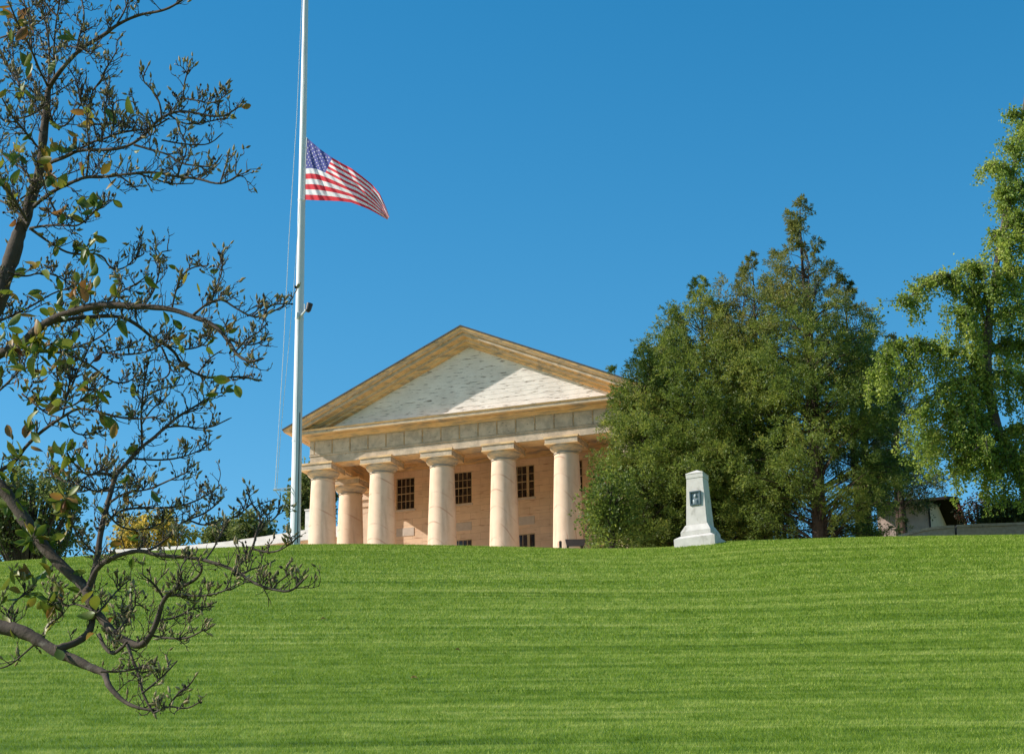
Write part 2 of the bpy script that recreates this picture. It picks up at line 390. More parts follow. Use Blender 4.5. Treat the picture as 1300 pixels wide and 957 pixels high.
for j in range(6):
    y0 = SL+.3+j*1.08
    m.box(SL-.028, SL-.001, y0, y0+1.0, 7.56, 8.22); m.box(SR+.001, SR+.028, y0, y0+1.0, 7.56, 8.22)
m.build('frieze_panels', M['frieze'], house, bevel=.008)
for i in range(n+1):
    x0 = SL + .25 + i*step; m = MB(); m.box(x0-.012, x0+.012, SL-.036, SL-.002, 7.545, 8.24); m.build('frieze_fillet', M['ochre'], house)
# soffit lining under the beams (ochre)
m = MB(); m.box(SL+.03, SR-.03, SL+.03, EI-.02, 7.03, 7.047); m.box(SL+.03, EI-.03, EI, bw-.1, 7.03, 7.047); m.box(5*A-EI+.03, SR-.03, EI, bw-.1, 7.03, 7.047)
m.build('beam_soffit', M['ochre'], house)
m = MB()
m.box(EI+.01, 5*A-EI-.01, EI+.003, EI+.08, 7.1, 8.5); m.box(EI+.003, EI+.08, EI+.09, bw-.08, 7.1, 8.5); m.box(5*A-EI-.08, 5*A-EI-.003, EI+.09, bw-.08, 7.1, 8.5)
m.box(EI+.09, 5*A-EI-.09, bw-.13, bw-.004, 8.28, 8.5); m.box(EI+.09, 5*A-EI-.09, bw-.06, bw-.004, 8.16, 8.277)
m.build('inner_moulding', M['ochre'], house, bevel=.006)
m = MB(); m.box(SL+.05, SR-.05, SL+.05, bw, 8.503, 8.60); m.build('portico_ceiling', M['ochre'], house)

# horizontal cornice swept round three sides
def sweep_u(prof, back, grey=()):
    m = MB(); k = len(prof); vs = []
    x0, x1, y0 = 0.0, 5*A, 0.0
    for e, z in prof: vs.append((x0-e, back, z))
    for e, z in prof: vs.append((x0-e, y0-e, z))
    for e, z in prof: vs.append((x1+e, y0-e, z))
    for e, z in prof: vs.append((x1+e, back, z))
    fs = []
    for r in range(3):
        for i in range(k):
            j = (i+1) % k; fs.append((r*k+i, r*k+j, (r+1)*k+j, (r+1)*k+i))
    fs.append(tuple(range(k))); fs.append(tuple(3*k+i for i in range(k)))
    m.add(vs, fs)
    for r in range(3):
        for i in grey: m.mi[r*k+i] = 1
    return m
sweep_u([(.45,8.27),(.53,8.27),(.545,8.34),(.60,8.36),(.64,8.42),(.72,8.47),(.72,8.49),(.45,8.49)], 18).build('bed_moulding', M['ochre'], house)
sweep_u([(.45,8.492),(1.10,8.492),(1.10,8.46),(1.15,8.46),(1.16,8.50),(1.165,8.615),(1.20,8.625),(1.235,8.69),(.45,8.76)], 18, (4,)).build('cornice', [M['ochre'], M['frieze']], house)

# tympanum
zt, et, za, ea = 8.75, 1.53, 13.04, 1.58
slope = (za-zt)/(2.5*A+et)
def ztop(s): return za - slope*abs(s-2.5*A)
m = MB(); tb, tt = -.42, -.30; d = .5
xl = 2.5*A - (za-d-8.8)/slope; xr = 5*A - xl
m.add([(xl-.1,tb,8.7),(xr+.1,tb,8.7),(2.5*A,tb,za-d),(xl-.1,tt,8.7),(xr+.1,tt,8.7),(2.5*A,tt,za-d)], [(0,1,2),(5,4,3),(0,3,4,1),(1,4,5,2),(2,5,3,0)])
ty = m.build('tympanum', M['tympanum'], house)
# board joints as thin lapped boards
m = MB()
z = 8.95
while z < za-.75:
    x0 = 2.5*A - (za-d-.12-z)/slope; x1 = 5*A-x0
    m.add([(x0,tb-.010,z),(x1,tb-.010,z),(x1,tb-.004,z+.235),(x0,tb-.004,z+.235),(x0,tb-.002,z),(x1,tb-.002,z)], [(0,1,2,3),(0,4,5,1)])
    z += .24
m.build('tympanum_boards', M['tympanum'], house)
# raking cornice: one moulded profile per slope
prof = [(1.58,.05),(1.57,.10),(1.50,.16),(1.40,.24),(1.27,.25),(1.26,.41),(1.22,.425),(.95,.43),(.93,.50),(.80,.58),(.70,.62),(.69,.74),(.60,.76),(.40,.78),(.30,.78),(.30,.05)]
def rake(side):
    m = MB(); vs = []; k = len(prof)
    for s in (-et, 2.5*A):
        for e, dd in prof: vs.append((s if side < 0 else 5*A-s, -e, ztop(s)-dd))
    fs = [(i, (i+1) % k, k+(i+1) % k, k+i) for i in range(k)] + [tuple(range(k)), tuple(range(k, 2*k))]
    m.add(vs, fs)
    for i in (2, 4, 8): m.mi[i] = 1
    o = m.build('raking_cornice', [M['ochre'], M['frieze']], house)
    bm = bmesh.new(); bm.from_mesh(o.data)
    r = bmesh.ops.bisect_plane(bm, geom=bm.verts[:]+bm.edges[:]+bm.faces[:], plane_co=(0,0,8.60), plane_no=(0,0,-1), clear_outer=True)
    ed = [g for g in r['geom_cut'] if isinstance(g, bmesh.types.BMEdge)]
    bmesh.ops.holes_fill(bm, edges=ed); bmesh.ops.recalc_face_normals(bm, faces=bm.faces)
    bm.to_mesh(o.data); bm.free()
rake(-1); rake(1)
# side eaves
for sg in (0, 1):
    m = MB()
    def X(x): return x if sg == 0 else 5*A-x
    a, b = sorted((X(-et), X(-1.24))); m.box(a, b, -.30+.004, 18, 8.60, 8.67)
    a, b = sorted((X(-et+.002), X(-et+.12))); m.box(a, b, -.29, 18, 8.672, 8.70)
    m.build('eave', M['ochre'], house)
# roof slabs
m = MB()
for sg in (0, 1):
    P = [(-et-.04, ztop(-et)-.005-.04*slope), (2.5*A, za)]
    P = [(x if sg == 0 else 5*A-x, z) for x, z in P]
    (xa, z0), (xb, z1) = P
    vs = [(xa,-1.63,z0-.045),(xb,-1.63,z1-.045),(xb,18.2,z1-.045),(xa,18.2,z0-.045),(xa,-1.63,z0+.02),(xb,-1.63,z1+.02),(xb,18.2,z1+.02),(xa,18.2,z0+.02)]
    m.add(vs, [(0,3,2,1),(4,5,6,7),(0,1,5,4),(1,2,6,5),(2,3,7,6),(3,0,4,7)])
m.build('roof', M['slate'], house)

# main wall with real openings
wz1, wz0 = 7.81, 6.07; lz1 = 4.15
cen = [1.78, 5.05, 2.5*A, 5*A-5.05, 5*A-1.78]
ops = []
for i, c in enumerate(cen):
    hw = .96 if i == 2 else .53
    ops.append((c-hw, c+hw, wz0, wz1)); ops.append((c-hw, c+hw, .9 if i != 2 else .05, lz1))
def wall_open(s0, s1, z0, z1, ops, y, dep):
    xs_ = sorted({s0, s1} | {o[0] for o in ops} | {o[1] for o in ops}); zs_ = sorted({z0, z1} | {o[2] for o in ops} | {o[3] for o in ops})
    m = MB()
    for i in range(len(xs_)-1):
        for j in range(len(zs_)-1):
            cx_, cz_ = (xs_[i]+xs_[i+1])/2, (zs_[j]+zs_[j+1])/2
            if any(o[0] < cx_ < o[1] and o[2] < cz_ < o[3] for o in ops): continue
            m.add([(xs_[i],y,zs_[j]),(xs_[i+1],y,zs_[j]),(xs_[i+1],y,zs_[j+1]),(xs_[i],y,zs_[j+1])], [(0,1,2,3)])
    for a, b, c, d_ in ops:
        m.add([(a,y,c),(b,y,c),(b,y,d_),(a,y,d_),(a,y+dep,c),(b,y+dep,c),(b,y+dep,d_),(a,y+dep,d_)], [(0,4,5,1),(1,5,6,2),(2,6,7,3),(3,7,4,0),(4,7,6,5)])
    # body behind
    m.add([(s0,y,z0),(s1,y,z0),(s1,y,z1),(s0,y,z1),(s0,18,z0),(s1,18,z0),(s1,18,z1),(s0,18,z1)], [(0,3,7,4),(1,5,6,2),(4,7,6,5),(3,2,6,7)])
    return m
w = wall_open(-.55, 5*A+.55, -.3, 8.5, ops, bw, .16).build('wall', M['wall'], house)
def make_window(c, hw, z0, z1, kind):
    m = MB(); y = bw + .03
    t = .045
    m.box(c-hw, c-hw+t, y, y+.09, z0, z1); m.box(c+hw-t, c+hw, y, y+.09, z0, z1)
    m.box(c-hw+t, c+hw-t, y, y+.09, z0, z0+t); m.box(c-hw+t, c+hw-t, y, y+.09, z1-t, z1)
    bays = [(c-hw+t, c+hw-t, 4)]
    if kind == 'triple':
        for x in (c-.58, c+.58): m.box(x-.07, x+.07, y-.01, y+.09, z0+t, z1-t)
        bays = [(c-hw+t, c-.65, 1), (c-.51, c+.51, 4), (c+.65, c+hw-t, 1)]
    rows = 4 if z1-z0 < 2.5 else 6
    for a, b, nn in bays:
        for i in range(1, nn): x = a+(b-a)*i/nn; m.box(x-.013, x+.013, y+.02, y+.06, z0+t, z1-t)
        for j in range(1, rows):
            zz = z0+t+(z1-z0-2*t)*j/rows; hh = .026 if j*2 == rows else .013
            m.box(a, b, y+.017, y+.063, zz-hh, zz+hh)
    win = m.build('window', M['sash'], house)
    g = MB(); g.box(c-hw+t, c+hw-t, y+.04, y+.05, z0+t, z1-t); g.build('pane', M['glass'], win)
    q = MB(); q.box(c-hw-.06, c+hw+.06, bw-.06, bw-.002, z0-.09, z0); q.build('sill', M['panelstone'], win)
for i, c in enumerate(cen):
    hw = .96 if i == 2 else .53
    make_window(c, hw, wz0, wz1, 'triple' if i == 2 else 'w')
    make_window(c, hw, .9 if i != 2 else .05, lz1, 'triple' if i == 2 else 'w')
    p = MB(); p.box(c-hw+.02, c+hw-.02, bw-.02, bw-.002, 4.62, 5.06); p.build('stone_panel', M['panelstone'], house, bevel=.005)
# pilasters at the ends of the wall
for s in (0, 5*A):
    p = MB(); p.box(s-.58, s+.58, bw-.45, bw-.003, -.02, 6.3); p.box(s-.64, s+.64, bw-.51, bw-.003, 6.302, 6.66); p.box(s-.72, s+.72, bw-.6, bw-.003, 6.662, 7.028)
    p.build('pilaster', M['column'], house, bevel=.01)

# ---- low wing running off to the left behind the flagpole
def wing():
    pts_top = [(397,671),(380,674.5),(340,681),(290,688),(240,693),(190,696.3),(140,698.5)]
    th = [.62,.55,.50,.42,.34,.25,.15]
    def P(px, py, b=7.2):
        # intersect the ray with the wing's front plane
        d = at(px, py, 1.0); nrm_ = Vector((math.sin(TH), math.cos(TH), 0)); p0 = W(0, b, 0)
        k = p0.xy.dot(nrm_.xy)/d.xy.dot(nrm_.xy); return d*k
    inv = house.matrix_basis.inverted()
    inv = (Matrix.Translation((BX,BY,ZB)) @ Matrix.Rotation(-TH,4,'Z')).inverted()
    m = MB(); wl = MB(); T = []
    for (px, py), t in zip(pts_top, th):
        q = inv @ P(px, py); T.append((q.x, q.z, t))
    T[0] = (-.56, T[0][1], T[0][2])
    for (x0,z0,t0), (x1,z1,t1) in zip(T[:-1], T[1:]):
        m.add([(x0,7.0,z0),(x1,7.0,z1),(x1,7.0,z1-t1),(x0,7.0,z0-t0),(x0,12,z0),(x1,12,z1),(x1,12,z1-t1),(x0,12,z0-t0)], [(0,1,2,3),(4,7,6,5),(0,4,5,1),(3,2,6,7)])
        wl.add([(x0,7.25,z0-t0-.003),(x1,7.25,z1-t1-.003),(x1,7.25,-.5),(x0,7.25,-.5),(x0,11.8,z0-t0-.003),(x1,11.8,z1-t1-.003),(x1,11.8,-.5),(x0,11.8,-.5)], [(0,1,2,3),(4,7,6,5)])
    x0,z0,t0 = T[-1]; m.add([(x0,7.0,z0),(x0,12,z0),(x0,12,z0-t0),(x0,7.0,z0-t0)], [(0,1,2,3)])
    m.build('wing_roof', M['white'], house); wl.build('wing_wall', M['wall'], house)
    q0 = inv @ P(387.6, 646.5, 8.0); q1 = inv @ P(397, 676, 8.0)
    c = MB(); c.box(q0.x, q0.x+.7, 8.0, 8.8, q1.z-.3, q0.z-.08); c.box(q0.x-.04, q0.x+.74, 7.96, 8.84, q0.z-.078, q0.z); c.build('chimney', M['white'], house, bevel=.01)
wing()

m = MB(); nx_, ny_ = 40, 14
for j in range(ny_+1):
    for i in range(nx_+1):
        p = W(-22 + 52*i/nx_, -10.5 + 17.5*j/ny_, 0); m.v.append((p.x, p.y, gz(p.x, p.y) + .02))
m.f = [(j*(nx_+1)+i, j*(nx_+1)+i+1, (j+1)*(nx_+1)+i+1, (j+1)*(nx_+1)+i) for j in range(ny_) for i in range(nx_)]; m.mi = [0]*len(m.f)
tag(m.build('gravel_forecourt', mat('pale_gravel', (.72,.60,.46), (.62,.51,.38), scale=30, rough=.95, bump=.01, bscale=60)), kind='structure')  # unseen behind the crest; made pale and wide to bounce light onto the portico

# ------------------------------------------------------------------ flagpole
PY = 84.0
def pole_pt(px, py): return at(px, py, PY)
pb = at(373.4, 705, PY); ptop = at(388.4, -40, PY)
base = Vector((pb.x, PY, gz(pb.x, PY)))
ax = (pole_pt(388, 0) - pole_pt(374.6, 690)).normalized()
fp = empty('flagpole', base); tag(fp, 'tall white tapered flagpole with lamp bracket and ropes', 'flagpole')
org = pole_pt(374.6, 690); tb_ = (base.z-.2 - org.z)/ax.z
H = 31.0
m = MB(); pts = []; rad = []
for i in range(13):
    t = i/12; p = org + ax*(tb_ + t*H) - base; pts.append(p)
    r = .238 - .118*t; rad.append(r)
m.tube(pts, rad, 32); pl = m.build('pole', M['polepaint'], fp); smooth_by_angle(pl)
def on_pole(py):      # point on the axis at image height py
    p = Vector((0,0,0)); lo, hi = 0, H
    a = at(374.6+(690-py)*(13.4/690), py, PY); t = (a.z-org.z)/ax.z
    k = (t-tb_)/H; return org + ax*t - base, .238-.118*k
for py in (254.5, 405, 560):
    c, r = on_pole(py); j = MB(); j.tube([c-ax*.05, c+ax*.05], r+.012, 32); o = j.build('joint_collar', M['polepaint'], fp); smooth_by_angle(o)
c, r = pts[-1], rad[-1]; j = MB(); j.lathe([(.02,0),(.2,.04),(.26,.1),(.2,.16)], 20, c.x, c.y)
j = MB(); n_ = 16
j.lathe([(.16*math.sin(math.pi*i/12)+.001, .16-.16*math.cos(math.pi*i/12)) for i in range(13)], 20, 0, 0)
o = j.build('finial', M['polepaint'], fp); o.location = c; smooth_by_angle(o, 60)
# lamp bracket
c, r = on_pole(403); k1 = at(381,402,PY-.25)-base; k2 = at(386,396.5,PY-.45)-base; k3 = at(389,393,PY-.5)-base
m = MB(); m.tube([c+Vector((0,-.05,0)), k1, k2, k3], .045, 8); m.tube([at(386.6,396,PY-.45)-base, at(386.8,386,PY-.45)-base], .03, 6)
m.tube([at(378.4,397,PY-.28)-base, at(377.8,404,PY-.28)-base], .07, 8)
br = m.build('bracket', M['polepaint'], fp)
m = MB(); a_ = at(390.6,396,PY-.5)-base; b_ = at(393.4,385.5,PY-.5)-base; m.tube([a_, a_.lerp(b_,.2), b_], [.08,.13,.15], 14); m.build('lamp', M['iron'], fp)
# conduit
m = MB(); cp = []
for py in (402, 450, 520, 600, 660, 692):
    c, r = on_pole(py); cp.append(c + Vector((-.02, -r-.02, 0)))
m.tube(cp, .022, 6); m.build('conduit', M['polepaint'], fp)
m = MB(); c, r = on_pole(525); c2, r2 = on_pole(690); m.tube([c+Vector((.12,-r*.85,0)), c2+Vector((.13,-r2*.9,0))], .02, 6); m.build('cable', M['iron'], fp)
# halyards and the outrigger they tie to
tip = at(349, 621.5, PY-.6) - base
m = MB()
for py in (617.5, 624.5): c, r = on_pole(py); m.tube([c, tip], .022, 6)
c, r = on_pole(657); m.tube([c, tip], .016, 6); m.tube([tip-Vector((.07,0,0)), tip+Vector((.07,0,0))], .05, 8)
m.build('outrigger', M['polepaint'], fp)
tp = pts[-1]
m = MB(); m.tube([tip, at(359.6,450,PY-.4)-base, at(367,300,PY-.3)-base, at(376.7,150,PY-.2)-base, at(383.3,0,PY-.15)-base, tp], .014, 5)
m.build('halyard', M['rope'], fp)
m = MB(); m.tube([at(351,623,PY-.6)-base, at(356.6,546,PY-.5)-base, at(365.6,450,PY-.4)-base, at(373.4,360,PY-.3)-base, at(381.6,240,PY-.25)-base, at(386,100,PY-.2)-base, tp], .012, 5)
m.build('halyard', M['rope'], fp)

# ------------------------------------------------------------------ flag
def interp_curve(P, n):
    P = np.array(P, float); d = np.r_[0, np.cumsum(np.hypot(*np.diff(P, axis=0).T))]; d /= d[-1]
    return d, P
TOPC = [(0,389.6,175),(.12,397,181.5),(.25,407,190),(.4,422,200.5),(.52,434,207.5),(.64,447,214.5),(.74,459,223.5),(.83,472,234),(.9,482,246),(.96,489.5,262),(1,494.5,275.5)]
MIDC = [(0,387.6,214.3),(.12,394,213.6),(.25,402,214.6),(.4,413,219.3),(.52,426,226),(.64,440,233.5),(.74,452,238.5),(.83,464,246.5),(.9,474,255),(.96,484,265),(1,493,276.8)]
BOTC = [(0,386.8,253.7),(.12,396,254.2),(.25,406,254.6),(.4,419,255),(.52,432,255.6),(.64,446,257.2),(.74,457.5,261.5),(.83,468.5,266),(.9,477,270.5),(.96,485,275),(1,492,279)]
def gc(C, u):
    u_, x_, y_ = zip(*C); return np.interp(u, u_, x_), np.interp(u, u_, y_)
def flag_pt(u, v):
    t = gc(TOPC, u); mm = gc(MIDC, u); b = gc(BOTC, u); h = 7/13
    if v < h: k = v/h; x, y = t[0]*(1-k)+mm[0]*k, t[1]*(1-k)+mm[1]*k
    else: k = (v-h)/(1-h); x, y = mm[0]*(1-k)+b[0]*k, mm[1]*(1-k)+b[1]*k
    dep = -1.7*u + 1.9*max(0, u-.70) + .10*math.sin(11*u - 3*v + .4)*min(1, u*3) + .07*math.sin(26*(u - .35*v)+.5)*min(1, u*3) + .055*math.sin(47*u - 19*v) * min(1, u*4) + .5*max(0, u-.72)*math.sin(34*u+5*v)
    return at(x, y, PY - .22 + dep)
def flag():
    nu, nv = 90, 52
    hoist = (flag_pt(0, .5)); e = empty('flag', hoist)
    tag(e, 'American stars and stripes flag flying at half staff from the pole', 'flag')
    m = MB(); n0 = len(m.v)
    for i in range(nu+1):
        for j in range(nv+1): m.v.append(tuple(flag_pt(i/nu, j/nv)-hoist))
    for i in range(nu):
        for j in range(nv):
            v = (j+.5)/nv; u = (i+.5)/nu; st = int(v*13)
            k = 2 if (u < .4 and v < 7/13) else (0 if st % 2 == 0 else 1)
            a = i*(nv+1)+j; m.f.append((a, a+1, a+nv+2, a+nv+1)); m.mi.append(k)
    s = m; s.m = 1
    for r in range(9):
        for c in range(11):
            if (r+c) % 2: continue
            cu, cv = .4*(c+1)/12, (7/13)*(r+1)/10
            for sgn in (1, -1):
                vs = []
                for k in range(10):
                    rr = .0215 if k % 2 == 0 else .0088
                    ang = math.pi/2 + k*math.pi/5
                    p = flag_pt(max(0.002, cu + rr*.62*math.cos(ang)), cv - rr*math.sin(ang)) - hoist
                    vs.append(p)
                p0 = flag_pt(cu, cv)-hoist
                nn = (vs[2]-p0).cross(vs[6]-p0); nn.normalize(); nn = nn*(.012*sgn)
                vs = [q+nn for q in vs] + [p0+nn]
                s.add(vs, [(10, k, (k+1) % 10) for k in range(10)])
    m.build('cloth', [M['red'], M['flagwhite'], M['blue']], e, smooth=True)
    g = MB(); g.tube([flag_pt(0, k/12)-hoist for k in range(13)], .03, 6); g.build('hoist_hem', M['flagwhite'], e)
    c, r = on_pole(176); c2, r2 = on_pole(252)
    g = MB(); g.tube([c+base-hoist+Vector((r,0,0)), flag_pt(0,0)-hoist], .02, 5); g.build('snap_rope', M['rope'], e)
    g = MB(); g.tube([c2+base-hoist+Vector((r,0,0)), flag_pt(0,1)-hoist], .02, 5); g.build('snap_rope', M['rope'], e)
flag()

# ------------------------------------------------------------------ monument
def monument():
    Y = 74.0; p = at(890.5, 694, Y); g = gz(p.x, Y)
    mo = empty('stone_monument', (p.x, Y, g-.05), -R(24)); mo.rotation_euler = (0, R(-1.3), -R(24))
    tag(mo, 'pale granite obelisk shaped grave marker with bronze portrait plaque on stepped base', 'monument')
    k = 1/pxm(Y, 17)          # metres per pixel here
    m = MB(); a = .83; m.frustum(-a,a,-a,a,-.3, -a,a,-a,a,.20); m.frustum(-a,a,-a,a,.2, -a+.22,a-.22,-a+.22,a-.22,.34); m.build('lower_base', M['marble'], mo, bevel=.012)
    m = MB(); b = .61; m.box(-b,b,-b,b,.342,.50); m.frustum(-b,b,-b,b,.50, -.455,.455,-.455,.455,.78); m.build('upper_base', M['marble'], mo, bevel=.012)
    m = MB(); m.frustum(-.425,.425,-.425,.425,.782, -.335,.335,-.335,.335,2.66); m.build('shaft', M['marble'], mo, bevel=.012)
    m = MB(); m.box(-.35,.35,-.35,.35,2.662,2.83); m.frustum(-.362,.362,-.362,.362,2.832, -.358,.358,-.358,.358,2.87); m.frustum(-.358,.358,-.358,.358,2.87,-.02,.02,-.02,.02,3.05); m.build('cap', M['marble'], mo, bevel=.008)
    for o in mo.children: pass
    yb = -.385
    m = MB(); W_, z0, z1 = .225, 1.55, 2.12
    m.box(-W_,W_,yb-.05,yb+.03,z0,z0+.06); m.box(-W_,W_,yb-.05,yb+.03,z1-.06,z1); m.box(-W_,-W_+.06,yb-.05,yb+.03,z0+.06,z1-.06); m.box(W_-.06,W_,yb-.05,yb+.03,z0+.06,z1-.06)
    pq = m.build('plaque', M['bronze'], mo, bevel=.008)
    m = MB(); nx_, nz_ = 22, 26; V = []
    for j in range(nz_+1):
        for i in range(nx_+1):
            x = -.165 + .33*i/nx_; z = z0+.06 + (z1-z0-.12)*j/nz_; X_ = x/.165; Z_ = (z-1.835)/.225
            head = math.exp(-(((X_-.12)/.26)**2 + ((Z_-.38)/.32)**2)**1.5); sh = math.exp(-(((X_+.05)/.62)**4 + ((Z_+.75)/.55)**4)); nose = math.exp(-(((X_+.16)/.1)**2 + ((Z_-.34)/.1)**2))
            V.append((x, yb - .0 - .045*max(head, sh*.85, nose*.6), z))
    m.v = V; m.f = [(j*(nx_+1)+i, j*(nx_+1)+i+1, (j+1)*(nx_+1)+i+1, (j+1)*(nx_+1)+i) for j in range(nz_) for i in range(nx_)]; m.mi = [0]*len(m.f)
    m.build('portrait_relief', M['relief'], pq, smooth=True)
monument()

# ------------------------------------------------------------------ bench
def sign():
    Y = 80.0; p = at(732, 697, Y); g = gz(p.x, Y)
    r = empty('information_sign', (p.x, Y, g)); tag(r, 'low dark brown information board on two posts in front of rightmost open column', 'sign')
    def L(px, py): q = at(px, py, Y); return q.x-p.x, q.z-g
    x0, z0 = L(719.5, 693); x1, z1 = L(743.5, 682.5)
    m = MB(); m.add([(x0,0,z0),(x1-.07,0,z0),(x1,.22,z1),(x0-.06,.22,z1),(x0,.06,z0),(x1-.07,.06,z0),(x1,.28,z1),(x0-.06,.28,z1)], [(0,1,2,3),(4,7,6,5),(0,4,5,1),(1,5,6,2),(2,6,7,3),(3,7,4,0)])
    m.build('board', M['brownwood'], r, bevel=.01)
    for x in (x0+.05, x1-.15):
        m = MB(); m.box(x-.045, x+.045, .1, .19, -.2, z0+.12); m.build('post', M['brownwood'], r)
    q = at(711.6, 697, Y-.5); b = empty('bollard', (q.x, Y-.5, gz(q.x, Y-.5))); tag(b, 'short dark post standing just left of the brown board', 'bollard')
    zt_ = at(711.6, 686.5, Y-.5).z - gz(q.x, Y-.5)
    m = MB(); m.box(-.055,.055,-.055,.055,-.2,zt_-.04); m.build('post', M['brownwood'], b); m = MB(); m.frustum(-.06,.06,-.06,.06,zt_-.04,-.035,.035,-.035,.035,zt_); m.build('post_cap', M['brownwood'], b)
sign()

# ------------------------------------------------------------------ stone walls at the right
def stonewall(pts, label, Y0):
    p0 = at(pts[0][0], pts[0][2], Y0); r = empty('stone_wall', (p0.x, Y0, gz(p0.x, Y0))); tag(r, label, 'wall', 'low granite walls along the crest')
    m = MB(); T = [at(x, t, Y0+dy)-r.location for x, t, b, dy in pts]; B = [gz(at(x,t,Y0+dy).x, Y0+dy)-.4-r.location.z for x, t, b, dy in pts]
    for (a, za_), (b, zb_) in zip(zip(T[:-1], B[:-1]), zip(T[1:], B[1:])):
        vs = [(a.x,a.y,za_),(b.x,b.y,zb_),(b.x,b.y,b.z-.12),(a.x,a.y,a.z-.12)]; vs += [(x,y+.5,z) for x,y,z in vs]
        m.add(vs, [(0,1,2,3),(4,7,6,5)])
    for q, zq in ((T[0],B[0]),(T[-1],B[-1])): m.add([(q.x,q.y,zq),(q.x,q.y,q.z-.12),(q.x,q.y+.5,q.z-.12),(q.x,q.y+.5,zq)], [(0,1,2,3)])
    m.build('wall_body', M['wallstone'], r)
    m = MB()
    for a, b in zip(T[:-1], T[1:]):
        vs = [(a.x,a.y-.04,a.z-.118),(b.x,b.y-.04,b.z-.118),(b.x,b.y-.04,b.z),(a.x,a.y-.04,a.z)]; vs += [(x,y+.58,z) for x,y,z in vs]
        m.add(vs, [(0,1,2,3),(4,7,6,5),(3,2,6,7),(0,4,5,1)])
    for q in (T[0],T[-1]): m.add([(q.x,q.y-.04,q.z-.118),(q.x,q.y-.04,q.z),(q.x,q.y+.54,q.z),(q.x,q.y+.54,q.z-.118)], [(0,1,2,3)])
    m.build('coping', M['wallstone'], r)
stonewall([(1140,679,680,0),(1158,674.5,680,0),(1172,670.5,679,0),(1190,668,678,0),(1211.5,666.6,677,0)], 'low grey granite wall end sloping down into the grass, left of the gap', 79.0)
stonewall([(1214.5,666.2,677,0),(1250,664.6,676,0),(1290,663.2,675,0),(1340,661.5,674,-.2)], 'low grey granite wall running out of frame, right of the gap', 79.0)

# ------------------------------------------------------------------ outbuilding behind the trees at the right
def outbuilding():
    Y = 97.0
    a = at(1116, 690, Y); b = at(1178, 690, Y)
    z0 = 17.8; ang = -R(20)
    L = (b-a).x/math.cos(ang)
    r = empty('outbuilding', (a.x, Y, z0), ang); tag(r, 'small pinkish stone outbuilding with gabled brown roof half hidden by the right trees', 'building')
    ze = at(1178, 641, Y).z - z0; zr = at(1158, 622, Y).z - z0; Dp = 7.0
    m = MB(); m.box(0, L, 0, .3, 0, ze); m.build('front_wall', M['pinkstone'], r)
    # side wall faces right; roof ridge runs parallel to the front wall
    m = MB(); m.add([(L-.003,.303,0),(L-.003,Dp,0),(L-.003,Dp,ze),(L-.003,Dp/2,zr-.25),(L-.003,.303,ze),(L-.3,.303,0),(L-.3,Dp,0),(L-.3,Dp,ze),(L-.3,Dp/2,zr-.25),(L-.3,.303,ze)],
                    [(0,1,2,3,4),(9,8,7,6,5),(0,5,6,1),(1,6,7,2),(4,3,8,9)])
    m.add([(0,Dp-.3,0),(L-.31,Dp-.3,0),(L-.31,Dp-.3,ze),(0,Dp-.3,ze)], [(0,1,2,3)])
    m.build('side_wall', M['plaster'], r)
    m = MB(); o = .9; k = (zr-ze)/(Dp/2)
    for sg in (0, 1):
        y0, y1 = (-o, Dp/2) if sg == 0 else (Dp+o, Dp/2)
        za_, zb_ = ze - k*o, zr
        vs = [(-.6,y0,za_),(L+1.05,y0,za_),(L+1.05,y1,zb_),(-.6,y1,zb_)]; vs += [(x,y,z+.14) for x,y,z in vs]
        m.add(vs, [(0,1,2,3),(4,7,6,5),(0,4,5,1),(1,5,6,2),(2,6,7,3),(3,7,4,0)])
    m.build('roof', M['shingle'], r)
    m = MB(); m.box(L-.05, L+.03, -.04, .06, 0, ze-.1); m.build('corner_post', M['brownwood'], r)
outbuilding()

# ------------------------------------------------------------------ trees
def leaves_from_plumes(P, D, Lg, m, lsize, lw, spread=.16, taper=True, splay=.8, hang=0.0):
    """P,D,Lg: plume start, direction, length -> (K*m,4,3) rhombic leaves"""
    K = len(P); D = nrm(D)
    t = rng.uniform(0, 1, (K, m)); 
    off = rng.normal(0, 1, (K, m, 3)); off -= (off*D[:,None,:]).sum(-1, keepdims=True)*D[:,None,:]
    wd = (spread*Lg)[:,None]*(1.15 - (t if taper else .4*t))
    pos = P[:,None,:] + D[:,None,:]*(t*Lg[:,None])[...,None] + off*wd[...,None]
    pos[...,2] -= (t**2)*Lg[:,None]*hang
    d = nrm(D[:,None,:] + off*splay*.8 + rng.normal(0, .35, (K, m, 3)))
    s = rng.normal(0, 1, (K, m, 3)); s = nrm(np.cross(d, s))
    ln = lsize*rng.uniform(.6, 1.3, (K, m, 1)); w = lw*rng.uniform(.6, 1.3, (K, m, 1))
    a = pos; c = pos + d*ln; b = pos + d*ln*.45 + s*w; e = pos + d*ln*.45 - s*w
    return np.stack([a, b, c, e], 2).reshape(-1, 4, 3)

